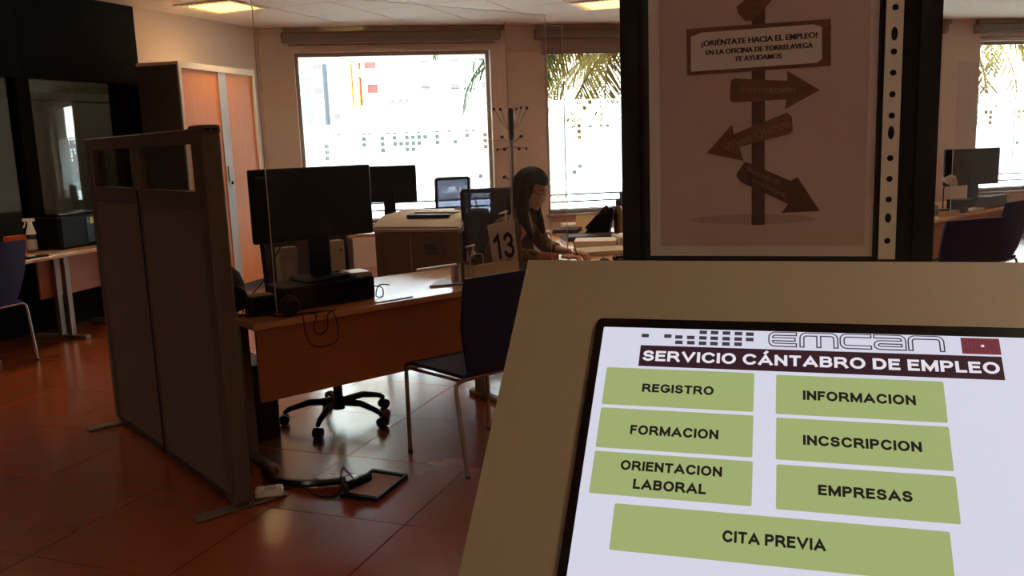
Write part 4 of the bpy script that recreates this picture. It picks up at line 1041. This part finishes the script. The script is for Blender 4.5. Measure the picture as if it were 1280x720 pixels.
obj('card', prism(B(), [(-0.072, 0.0), (0.072, 0.0), (0.078, 0.325), (-0.078, 0.31)], -0.002, 0.002, SM), 'paper', st)
obj('number', move(sans('13', -0.056, 0.060, 0.105, 0.255, 0.17, 0.22), SM @ Matrix.Translation((0, 0, 0.0026))), 'ink', st)
obj('support_foot', box(B(), -0.05, 0.05, 0.0, 0.05, 0.0, 0.02), 'paper', st)
def pump(loc, label, mt, h=0.13):
    t = thing('pump_bottle', label, 'bottle', loc, 0.5)
    obj('body', lathe(B(), [(0.028, 0), (0.03, 0.01), (0.03, h*0.65), (0.012, h*0.75), (0.012, h*0.8)], 18), mt, t, True)
    obj('pump_head', merge(lathe(B(), [(0.014, h*0.8), (0.014, h*0.88), (0.005, h*0.9), (0.005, h*1.05)], 12), tube(B(), [(0.01, 0, h*1.07), (-0.045, 0, h*1.04)], [0.008, 0.004], 8)), 'white', t, True)
    return t
pump(dk(1.37, 0.20), 'clear hand gel pump bottle left of the number sign', 'clear', 0.19)
pump(dk(1.68, 0.29), 'white pump bottle with curved top behind the number sign', 'white', 0.34)
t = thing('pen_cup', 'small grey cup with pens beside the hand gel', 'cup', dk(1.32, 0.21)); obj('cup', lathe(B(), [(0.025, 0), (0.028, 0.12), (0.026, 0.12), (0.023, 0.005)], 16), 'dgrey', t, True)
for k in range(3): obj('pen', tube(B(), [(0.004*k, 0.0, 0.01), (0.015*(k-1), 0.01*k, 0.17)], 0.004, 6), ('blue', 'black', 'white')[k], t)
cable('wire_holder', 'bent white wire holder at the left end of the card box', [dk(1.29, 0.12, 0.745), dk(1.29, 0.12, 0.88), dk(1.295, 0.12, 0.9), dk(1.37, 0.12, 0.9), dk(1.375, 0.12, 0.845)], 0.0025, 'white', 'holder')
t = thing('document_tray', 'white rounded tray arm raised over a grey sheet on the desk', 'tray', dk(1.02, 0.23), DA)
bx('raised_arm', 'white', t, 0.0, 0.265, 0.0, 0.03, 0.092, 0.108, bev=0.007); bx('support', 'white', t, 0.235, 0.265, 0.0, 0.03, 0, 0.095)
g = B(); prism(g, [(0.07, 0.0), (0.25, -0.09), (0.265, 0.16)], 0.0, 0.01); obj('base_sheet', g, 'shutter_edge', t)
# small rounded acrylic screens around the person's desk
acrylic('acrylic_screen', 'clear acrylic screen standing right of the masked person', dk(1.66, 0.21, 0.74), DA, 0.43, 0.01, 1.42, feet=False)
PS = thing('acrylic_screen', 'low rounded acrylic screen in front of the masked person', 'screen', dk(1.44, 0.34, 0.74), DA, 'clear acrylic desk screens')
outl = [(0, 0.0), (0.335, 0.0), (0.335, 0.72)]+arcpts(0.285, 0.72, 0.05, 0.06, 0, 90, 6)+[(0, 0.78)]
XZ = Matrix(((1, 0, 0, 0), (0, 0, -1, 0), (0, 1, 0, 0), (0, 0, 0, 1)))
obj('panel', prism(B(), outl, -0.002, 0.002, XZ), 'acrylic', PS)
obj('polished_edge', tube(B(), [(x, 0, z) for x, z in outl[1:]], 0.0022, 6), 'acrylic_edge', PS)

# ---- floor: cable duct, adapter, socket cover
def px0(px, py, z=0.0): return Zp(px, py, z)
cable('floor_cable_duct', 'thick black cable duct lying on the tiles beside the partition foot', [px0(330, 592, 0.02), px0(345, 600, 0.018), px0(375, 604, 0.018), px0(405, 603, 0.018), px0(432, 600, 0.018)], 0.017, 'black_gloss')
cable('floor_cable', 'thin black cable curling up beside the floor socket cover', [px0(448, 618, 0.01), px0(434, 614, 0.05), px0(426, 596, 0.09), px0(428, 586, 0.1), px0(437, 592, 0.07), px0(446, 606, 0.006)], 0.003)
cable('floor_cable', 'black cables trailing under the duct to the socket cover', [px0(345, 603, 0.004), px0(352, 611, 0.004), px0(378, 609, 0.004), px0(392, 618, 0.004), px0(412, 621, 0.004), px0(430, 611, 0.004), px0(432, 603, 0.004)], 0.004)
cable('floor_cable', 'short cable between the duct end and the black plug', [px0(405, 620, 0.004), px0(420, 621, 0.006), px0(428, 607, 0.02), px0(440, 600, 0.02), px0(452, 600, 0.01)], 0.003)
c0, c1, c2, c3 = [px0(*q) for q in ((425, 622), (466, 590), (510, 597), (472, 628))]
fc = thing('floor_socket_cover', 'open metal floor socket cover with a dark frame on the tiles', 'floor socket', ((c0+c2)/2), 0)
ctr = (c0+c2)/2
def quadprism(pts, z0, z1): return prism(B(), [(p.x-ctr.x, p.y-ctr.y) for p in pts], z0, z1)
inn = [ctr+(p-ctr)*0.86 for p in (c0, c1, c2, c3)]
fr = B()
for k in range(4):
    a, b = (c0, c1, c2, c3)[k], (c0, c1, c2, c3)[(k+1) % 4]; ia, ib = inn[k], inn[(k+1) % 4]
    prism(fr, [(p.x-ctr.x, p.y-ctr.y) for p in (a, b, ib, ia)], 0.0, 0.018)
obj('frame', fr, 'black', fc); obj('cover_plate', quadprism(inn, 0.0, 0.008), 'p_bg', fc)
pl = thing('plug', 'black plug standing in the floor socket frame', 'plug', px0(449, 606, 0.019), R(52)); bx('body', 'black', pl, -0.07, 0.07, -0.02, 0.02, 0, 0.035, bev=0.01); bx('pin_collar', 'dgrey', pl, -0.09, -0.07, -0.012, 0.012, 0.005, 0.03)
ad = thing('power_adapter', 'white power adapter resting on the partition foot', 'adapter', px0(337, 619, 0.014), R(15))
bx('body', 'white', ad, -0.06, 0.06, -0.035, 0.035, 0, 0.035, bev=0.008); bx('socket', 'shutter_edge', ad, -0.02, 0.03, -0.02, 0.02, 0.035, 0.038)
# things on the floor behind the blue chair
t = thing('foot_rest', 'grey flat foot rest on the floor behind the blue chair', 'foot rest', (0.10, 5.22, 0), R(-25))
bx('plate', 'steel', t, -0.16, 0.22, -0.09, 0.09, 0.04, 0.052, bev=0.003); bx('base', 'black', t, -0.14, 0.2, -0.08, 0.08, 0, 0.03, bev=0.004); bx('hinge', 'dgrey', t, -0.12, 0.18, 0.06, 0.075, 0.03, 0.04)

# ---- left: desk along the black wall
LA = math.atan2(0.82, 0.227)
LD = thing('office_desk', 'beech desk against the black wall on the left', 'desk', (-3.85, 6.20, 0), LA, 'beech office desks')
# local x runs away along the front edge; local +y towards the wall
obj('desk_top', box(B(), 0.05, 1.75, 0, 0.60, 0.71, 0.74, bev=0.003), 'beech', LD)
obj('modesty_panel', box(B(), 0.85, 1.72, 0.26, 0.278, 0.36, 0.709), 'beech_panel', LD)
for x in (0.12, 1.62):
    pass
obj('leg_frame', merge(box(B(), 0.98, 1.04, -0.02, 0.5, 0, 0.035, bev=0.006), box(B(), 0.985, 1.035, 0.12, 0.16, 0.03, 0.709), box(B(), 0.985, 1.035, 0.22, 0.26, 0.03, 0.709)), 'steel', LD)
obj('leg_frame', merge(box(B(), 0.10, 0.16, 0.02, 0.5, 0, 0.035, bev=0.006), box(B(), 0.105, 0.155, 0.22, 0.30, 0.03, 0.709)), 'steel', LD)
obj('leg_frame', merge(box(B(), 1.65, 1.71, 0.02, 0.5, 0, 0.035, bev=0.006), box(B(), 1.655, 1.705, 0.22, 0.30, 0.03, 0.709)), 'steel', LD)
lp = lambda x, y, z=0.74: (Vector((-3.85, 6.20, 0))+Vector((math.cos(LA), math.sin(LA), 0))*x+Vector((-math.sin(LA), math.cos(LA), 0))*y+Vector((0, 0, z)))
t = thing('printer', 'black desktop printer on the left desk with a yellow-green label', 'printer', lp(1.10, 0.22), LA)
obj('body', box(B(), 0.0, 0.62, 0.0, 0.32, 0.0, 0.28, bev=0.02, seg=2), 'black', t)
obj('top_lid', box(B(), 0.02, 0.60, 0.02, 0.30, 0.28, 0.30, bev=0.01), 'black_gloss', t)
obj('front_panel', box(B(), 0.30, 0.60, -0.006, 0.0, 0.03, 0.255), 'black_gloss', t)
obj('label', box(B(), 0.34, 0.45, -0.009, -0.006, 0.19, 0.25), 'green_lbl', t); obj('button', box(B(), 0.31, 0.33, -0.009, -0.006, 0.21, 0.22), 'shutter_edge', t)
def spray(loc, rz, label, body='clear'):
    t = thing('spray_bottle', label, 'bottle', loc, rz, None)
    obj('body', lathe(B(), [(0.036, 0), (0.038, 0.012), (0.038, 0.13), (0.034, 0.15), (0.03, 0.155)], 20), body, t, True)
    obj('wrap_label', lathe(B(), [(0.0385, 0.03), (0.0385, 0.11)], 20), 'shutter_edge', t, True)
    obj('shoulder', lathe(B(), [(0.039, 0.155), (0.034, 0.18), (0.020, 0.225), (0.016, 0.26)], 18), 'white', t, True)
    obj('trigger_head', merge(box(B(), -0.06, 0.045, -0.012, 0.012, 0.258, 0.285, bev=0.006), tube(B(), [(-0.035, 0, 0.262), (-0.045, 0, 0.235), (-0.058, 0, 0.21)], 0.006, 8)), 'white', t)
    return t
spray(lp(0.93, 0.36), R(-5), 'white-headed spray bottle on the left desk in front of the printer')
flat('small_box', 'orange-brown small box beside the spray bottle', 'box', lp(0.86, 0.46).x, lp(0.86, 0.46).y, 0.74, 0.14, 0.09, 0.15, 60, 'orange')
flat('small_box', 'low orange box between the spray bottle and the brown box', 'box', lp(0.97, 0.45).x, lp(0.97, 0.45).y, 0.74, 0.07, 0.06, 0.11, 75, 'orange')
flat('black_tray', 'black tray at the front edge of the left desk', 'tray', lp(0.62, 0.06).x, lp(0.62, 0.06).y, 0.74, 0.2, 0.10, 0.015, 70, 'black')
flat('note', 'small white note on the black tray', 'note', lp(0.60, 0.06).x, lp(0.60, 0.06).y, 0.7552, 0.05, 0.035, 0.004, 40, 'paper')
flat('paper_sheet', 'grey paper sheet in front of the black printer', 'paper', lp(0.90, 0.06).x, lp(0.90, 0.06).y, 0.74, 0.28, 0.09, 0.003, 72, 'shutter_edge')
flat('keyboard', 'black keyboard on the left desk under the office glass', 'keyboard', lp(0.30, 0.42).x, lp(0.30, 0.42).y, 0.74, 0.34, 0.14, 0.06, 70, 'black')
t = thing('tape_holder', 'small white roll at the near end of the left desk', 'tape', lp(0.30, 0.10), 0); obj('roll', tube(B(), [(0, 0, 0.025), (0.03, 0, 0.025)], 0.025, 16), 'white', t, True); obj('core', tube(B(), [(-0.002, 0, 0.025), (0.032, 0, 0.025)], 0.012, 12), 'card', t)
dup(vc0, (-3.80, 8.02, 0), R(95), 'dark metal-legged chair tucked under the far end of the left desk')

# ---- right: far desk with monitor, acrylic screen and clutter
RA = R(40.3); RO_ = Vector((3.05, 6.82, 0)); 
desk(RO_, RA, 2.6, 0.8, 'beech desk seen right of the black poster board')
rk = lambda x, y, z=0.74: RO_+Vector((math.cos(RA), math.sin(RA), 0))*x+Vector((-math.sin(RA), math.cos(RA), 0))*y+Vector((0, 0, z))
monitor(rk(2.06, 0.30), R(12), 0.60, 0.345, 0.20, 'black monitor on the far right desk')
monitor(rk(1.05, 0.42), R(98), 0.46, 0.32, 0.16, 'thin side-on monitor next to the black poster board', logo=False)
acrylic('acrylic_screen', 'clear acrylic screen on the far right desk', rk(1.0, 0.03), RA, 1.3, 0.01, 1.30)
spray(rk(2.45, 0.45), R(10), 'pale spray bottle at the right end of the far desk', 'white')
flat('box_file', 'dark box under the far right monitor', 'box', rk(2.10, 0.11).x, rk(2.10, 0.11).y, 0.74, 0.4, 0.1, 0.1, 38, 'dgrey')
flat('box_file', 'black low box left of the far right monitor stand', 'box', rk(1.72, 0.24).x, rk(1.72, 0.24).y, 0.74, 0.22, 0.14, 0.09, 30, 'black')
flat('paper_sheet', 'white papers at the front of the far right desk', 'paper', rk(1.65, 0.10).x, rk(1.65, 0.10).y, 0.74, 0.2, 0.1, 0.015, 36, 'paper')
flat('stapler', 'small dark stapler on the far right desk', 'stapler', rk(1.38, 0.07).x, rk(1.38, 0.07).y, 0.74, 0.14, 0.04, 0.04, 50, 'black')
t = thing('reflection_shape', 'cream lamp-shaped stand-in for a reflection beside the far right monitor', 'lamp', rk(1.48, 0.30), R(20))  # solid shape put in place of a pale reflection
obj('base', lathe(B(), [(0.06, 0), (0.06, 0.015), (0.01, 0.02)], 16), 'dgrey', t, True); obj('stem', tube(B(), [(0, 0, 0.02), (0, 0, 0.2), (0.04, -0.02, 0.30)], 0.006, 8), 'dgrey', t, True)
obj('shade', lathe(B(), [(0.03, 0.06), (0.07, 0.0), (0.065, 0.0), (0.025, 0.055)], 18, T(0.04, -0.03, 0.26, R(30), 0, 0)), 'printer', t, True)
t = thing('desk_telephone', 'dark telephone at the left of the far right desk', 'telephone', rk(0.72, 0.25), RA+0.3); bx('body', 'black', t, -0.1, 0.1, -0.08, 0.08, 0, 0.05, bev=0.01); bx('handset', 'black', t, -0.1, -0.05, -0.1, 0.1, 0.05, 0.085, bev=0.012)
flat('pen_pot', 'clear tumbler at the front of the far right desk', 'cup', rk(0.88, 0.12).x, rk(0.88, 0.12).y, 0.74, 0.06, 0.06, 0.1, 0, 'clear')

# ================================================================== PERSON
def skin_mesh(verts, edges, radii, root=0, sub=2):
    me = bpy.data.meshes.new('sk'); me.from_pydata([Vector(v) for v in verts], edges, [])
    o = bpy.data.objects.new('sk', me); COL.objects.link(o)
    md = o.modifiers.new('s', 'SKIN'); md.use_smooth_shade = True
    for i, v in enumerate(me.skin_vertices[0].data):
        r = radii[i]; v.radius = r if isinstance(r, tuple) else (r, r); v.use_root = (i == root)
    ms = o.modifiers.new('u', 'SUBSURF'); ms.levels = sub; ms.render_levels = sub
    dg = bpy.context.evaluated_depsgraph_get(); out = bpy.data.meshes.new_from_object(o.evaluated_get(dg))
    bpy.data.objects.remove(o); return out
def remesh(meshes, vox, smooth=3):
    bm = bmesh.new()
    for q in meshes: bm.from_mesh(q)
    me = bpy.data.meshes.new('r'); bm.to_mesh(me); bm.free()
    o = bpy.data.objects.new('r', me); COL.objects.link(o)
    md = o.modifiers.new('r', 'REMESH'); md.mode = 'VOXEL'; md.voxel_size = vox; md.use_smooth_shade = True
    if smooth:
        sm = o.modifiers.new('sm', 'SMOOTH'); sm.iterations = smooth; sm.factor = 0.5
    dg = bpy.context.evaluated_depsgraph_get(); out = bpy.data.meshes.new_from_object(o.evaluated_get(dg))
    bpy.data.objects.remove(o); return out
def bm2me(bm):
    me = bpy.data.meshes.new('x'); bm.to_mesh(me); bm.free(); return me
# person frame: origin on the floor below the hips; local +y = the way the chest faces
PR = R(-116)          # chest turned to the right of the picture and a little to the camera
PO = Vector((-0.10, 5.72, 0))
pz = thing('person', 'masked person with long dark hair in a mottled blouse writing at the desk', 'person', PO, PR)
V = {}
def v(n, *c): V[n] = Vector(c)
# local x = the figure's right-hand side is +x
v('pelvis', 0, 0, 0.54); v('waist', 0, 0.04, 0.70); v('chest', 0, 0.12, 0.88); v('upper', 0, 0.17, 0.99); v('neck', 0, 0.20, 1.06); v('head', 0, 0.235, 1.14)
v('shl', -0.155, 0.165, 0.985); v('shr', 0.155, 0.165, 0.985)
v('ell', -0.235, 0.26, 0.80); v('elr', 0.235, 0.27, 0.80)
v('wrl', -0.10, 0.50, 0.785); v('wrr', 0.10, 0.50, 0.785)
v('hipl', -0.10, 0.02, 0.54); v('hipr', 0.10, 0.02, 0.54); v('knl', -0.13, 0.40, 0.55); v('knr', 0.13, 0.40, 0.55)
v('anl', -0.13, 0.36, 0.10); v('anr', 0.13, 0.36, 0.10); v('tol', -0.13, 0.50, 0.04); v('tor', 0.13, 0.50, 0.04)
order = list(V); ix = {n: i for i, n in enumerate(order)}
E_ = [('pelvis', 'waist'), ('waist', 'chest'), ('chest', 'upper'), ('upper', 'neck'), ('neck', 'head'), ('upper', 'shl'), ('upper', 'shr'), ('shl', 'ell'), ('ell', 'wrl'), ('shr', 'elr'), ('elr', 'wrr'),
      ('pelvis', 'hipl'), ('pelvis', 'hipr'), ('hipl', 'knl'), ('knl', 'anl'), ('anl', 'tol'), ('hipr', 'knr'), ('knr', 'anr'), ('anr', 'tor')]
RD = dict(pelvis=0.125, waist=0.115, chest=0.125, upper=0.095, neck=0.048, head=0.055, shl=0.055, shr=0.055, ell=0.040, elr=0.040, wrl=0.024, wrr=0.024, hipl=0.085, hipr=0.085, knl=0.06, knr=0.06, anl=0.04, anr=0.04, tol=0.035, tor=0.035)
base = skin_mesh([V[n] for n in order], [(ix[a], ix[b]) for a, b in E_], [RD[n] for n in order], ix['pelvis'])
# head (tilted down, looking at the desk)
HM = Matrix.Translation((0, 0.275, 1.20)) @ Matrix.Rotation(R(-24), 4, 'X')
hb = B(); sphere(hb, (0, 0, 0), 0.10, (0.77, 0.93, 1.12), HM, 28, 20)
for vv in hb.verts:
    q = HM.inverted() @ vv.co
    if q.z < -0.02: q.x *= 1-0.30*min(1, (-0.02-q.z)/0.09); q.y = q.y*(1-0.10*min(1, (-0.02-q.z)/0.09))+0.008
    vv.co = HM @ q
sphere(hb, (0, 0.088, -0.012), 0.016, (0.75, 1.1, 1.3), HM)       # nose
sphere(hb, (0, 0.083, 0.012), 0.012, (0.6, 0.8, 1.9), HM)
for sx in (-1, 1): sphere(hb, (sx*0.078, -0.002, -0.01), 0.024, (0.35, 0.7, 1.15), HM)
# hands: palm and five bent fingers each
def hand(wr, dirv, side, curl=0.5):
    d = dirv.normalized(); up_ = Vector((0, 0, 1)); s_ = d.cross(up_).normalized()*side; n_ = Vector((0, 0, -1))
    ms = []
    palm = wr+d*0.045
    g = B(); sphere(g, (0, 0, 0), 0.036, (1, 1, 1), None, 14, 10)
    rot = Matrix((s_, d, -n_)).transposed().to_4x4()
    for q in g.verts: q.co = rot @ Vector((q.co.x*1.05, q.co.y*1.35, q.co.z*0.42)); q.co += palm
    ms.append(bm2me(g))
    for k, (off, L_) in enumerate(((-0.026, 0.066), (-0.009, 0.076), (0.009, 0.072), (0.025, 0.056))):
        p0 = palm+s_*off+d*0.03; p1 = p0+d*L_*0.42+n_*0.006; p2 = p1+d*L_*0.30*(1-0.3*curl)+n_*0.016*(1+curl*0.5); p3 = p2+d*L_*0.15+n_*0.016
        ms.append(skin_mesh([palm+s_*off*0.8, p0, p1, p2, p3], [(0, 1), (1, 2), (2, 3), (3, 4)], [0.009, 0.0095, 0.0085, 0.0078, 0.0065], 0, 1))
    t0 = palm-s_*0.02-d*0.02; t1 = palm-s_*0.042+d*0.008; t2 = palm-s_*0.046+d*0.035+n_*0.010
    ms.append(skin_mesh([palm-d*0.02, t0, t1, t2], [(0, 1), (1, 2), (2, 3)], [0.012, 0.0115, 0.0095, 0.008], 0, 1))
    return ms
fr_ = V['wrr']-V['elr']; fl_ = V['wrl']-V['ell']
hands = hand(V['wrr']+fr_.normalized()*0.01, Vector((-0.15, 1, 0.0)), -1)+hand(V['wrl']+fl_.normalized()*0.01, Vector((0.3, 1, 0.0)), 1, 0.9)
body = remesh([base, bm2me(hb)]+hands, 0.0055, 2)
obj('body', body, 'skin', pz, True)
# clothing over the body
RD['elr2'] = RD['ell2'] = 0.03
def shell(names, rad, vox=0.008, sub=2, root=None):
    ids = {n: i for i, n in enumerate(names)}
    ed = [(ids[a], ids[b]) for a, b in E_ if a in ids and b in ids]
    return skin_mesh([V[n] for n in names], ed, [rad.get(n, RD[n]+0.014) for n in names], ids[root or names[0]], sub)
V['elr2'] = V['elr'].lerp(V['wrr'], 0.55); V['ell2'] = V['ell'].lerp(V['wrl'], 0.55)
E_ += [('elr', 'elr2'), ('ell', 'ell2'), ]
bl = shell(['pelvis', 'waist', 'chest', 'upper', 'shl', 'shr', 'ell', 'elr', 'elr2', 'ell2'], dict(elr2=0.046, ell2=0.046, ell=0.056, elr=0.056, shl=0.070, shr=0.070, upper=0.105, chest=0.142, waist=0.136, pelvis=0.142))
obj('blouse', remesh([bl], 0.008, 2), 'blouse', pz, True)
vs_ = skin_mesh([V['waist']+Vector((0, 0.0, -0.04)), V['waist']+Vector((0, 0.012, 0.03)), V['chest']+Vector((0, 0.012, 0.0)), V['upper']+Vector((0, 0.0, 0.0))], [(0, 1), (1, 2), (2, 3)], [0.152, 0.150, 0.158, 0.085], 0)
obj('vest', remesh([vs_], 0.009, 2), 'vest', pz, True)
tr_ = shell(['pelvis', 'hipl', 'hipr', 'knl', 'knr', 'anl', 'anr'], {})
obj('trousers', remesh([tr_], 0.010, 2), 'trousers', pz, True)
for sx, n in ((-1, 'l'), (1, 'r')):
    a, b = V['an'+n], V['to'+n]
    obj('shoe', box(B(), a.x-0.045, a.x+0.045, a.y-0.07, b.y+0.06, 0.0, 0.085, bev=0.025, seg=3), 'black', pz, True)
# face: eyes, brows, mask
for sx in (-1, 1):
    e_ = obj('eye', sphere(B(), (sx*0.030, 0.080, 0.012), 0.012, (1.1, 0.6, 0.6), HM, 12, 8), 'white', pz, True); obj('iris', sphere(B(), (sx*0.030, 0.0865, 0.010), 0.0052, (1, 0.5, 1), HM, 10, 6), 'eye', e_, True)
    obj('eyebrow', tube(B(), [HM @ Vector((sx*0.016, 0.091, 0.030)), HM @ Vector((sx*0.03, 0.088, 0.034)), HM @ Vector((sx*0.046, 0.077, 0.029))], 0.003, 6), 'hair', pz, True)
g = B(); n = 12; rows = []
for j in range(n+1):
    vv = j/n; z = 0.004-0.112*vv; row = []
    for i in range(n+1):
        u = (i/n)*2-1; a = u*R(78)
        rx = 0.074*(1-0.38*max(0, vv-0.35)); ry = 0.094*(1-0.12*max(0, vv-0.6)*2.5)
        y = ry*math.cos(a)+0.014*math.exp(-((u)**2)/0.06)*math.exp(-((vv-0.25)**2)/0.08)+0.008
        zz = z+0.020*(abs(u)**1.6)*(1 if vv > 0.5 else -0.6)
        row.append(g.verts.new(HM @ Vector((rx*math.sin(a), y, zz))))
    rows.append(row)
for j in range(n):
    for i in range(n): g.faces.new((rows[j][i], rows[j][i+1], rows[j+1][i+1], rows[j+1][i]))
mk = obj('face_mask', g, 'mask', pz, True)
for sx in (-1, 1): obj('ear_loop', tube(B(), [HM @ Vector((sx*0.071, 0.03, -0.02)), HM @ Vector((sx*0.082, 0.0, 0.0)), HM @ Vector((sx*0.083, -0.012, -0.02)), HM @ Vector((sx*0.066, 0.035, -0.08))], 0.0015, 6), 'mask', mk)
# hair: cap over the skull, curtains falling to the chest on both sides and the back
hh = B(); sphere(hh, (0, -0.016, 0.022), 0.118, (0.86, 0.97, 1.03), HM, 26, 18)
cut = [q for q in hh.verts if (HM.inverted() @ q.co).y > 0.055 and (HM.inverted() @ q.co).z < 0.062]
bmesh.ops.delete(hh, geom=cut, context='VERTS')
bmesh.ops.solidify(hh, geom=hh.faces[:], thickness=0.022)
hm_ = [bm2me(hh)]
random.seed(21)
for k in range(30):
    a = R(-205+230*k/29)     # around the back from the right side to the left
    sx_, sy_ = math.cos(a), math.sin(a)
    if sy_ > 0.42: continue
    p0 = HM @ Vector((0.082*sx_, 0.085*sy_-0.012, 0.05)); p1 = HM @ Vector((0.094*sx_, 0.098*sy_-0.014, -0.03))
    front = sy_ > -0.35
    q = Vector((0.105*sx_, 0.20+0.09*sy_+(0.05 if front else -0.03), 1.02)); q2 = Vector((0.10*sx_+random.uniform(-.02, .02), (0.30 if front else 0.075)+0.03*random.random(), 0.90+random.uniform(-.03, .04)))
    hm_.append(skin_mesh([p0, p1, q, q2], [(0, 1), (1, 2), (2, 3)], [0.020, 0.022, 0.021, 0.009], 0, 1))
hme = remesh(hm_, 0.006, 2)
for q in hme.vertices:
    c = q.co; a_ = math.atan2(c.x, c.y-0.25)
    k_ = 0.004*math.sin(a_*17+c.z*9)+0.004*math.sin(c.z*55+a_*3)*(1 if c.z < 1.18 else 0.3)
    d_ = Vector((c.x, c.y-0.24, 0)); 
    if d_.length > 1e-4: q.co = c+d_.normalized()*k_
obj('hair', hme, 'hair', pz, True)
# pen in the writing hand
wh = V['wrr']; pen_a = Matrix.Rotation(PR, 4, 'Z') @ (wh+Vector((-0.04, 0.11, -0.03)))+PO
tag(obj('pen', tube(B(), [pen_a, pen_a+Vector((-0.03, -0.01, 0.12))], 0.0035, 8), 'black'), 'dark pen in the hand of the masked person', 'pen')
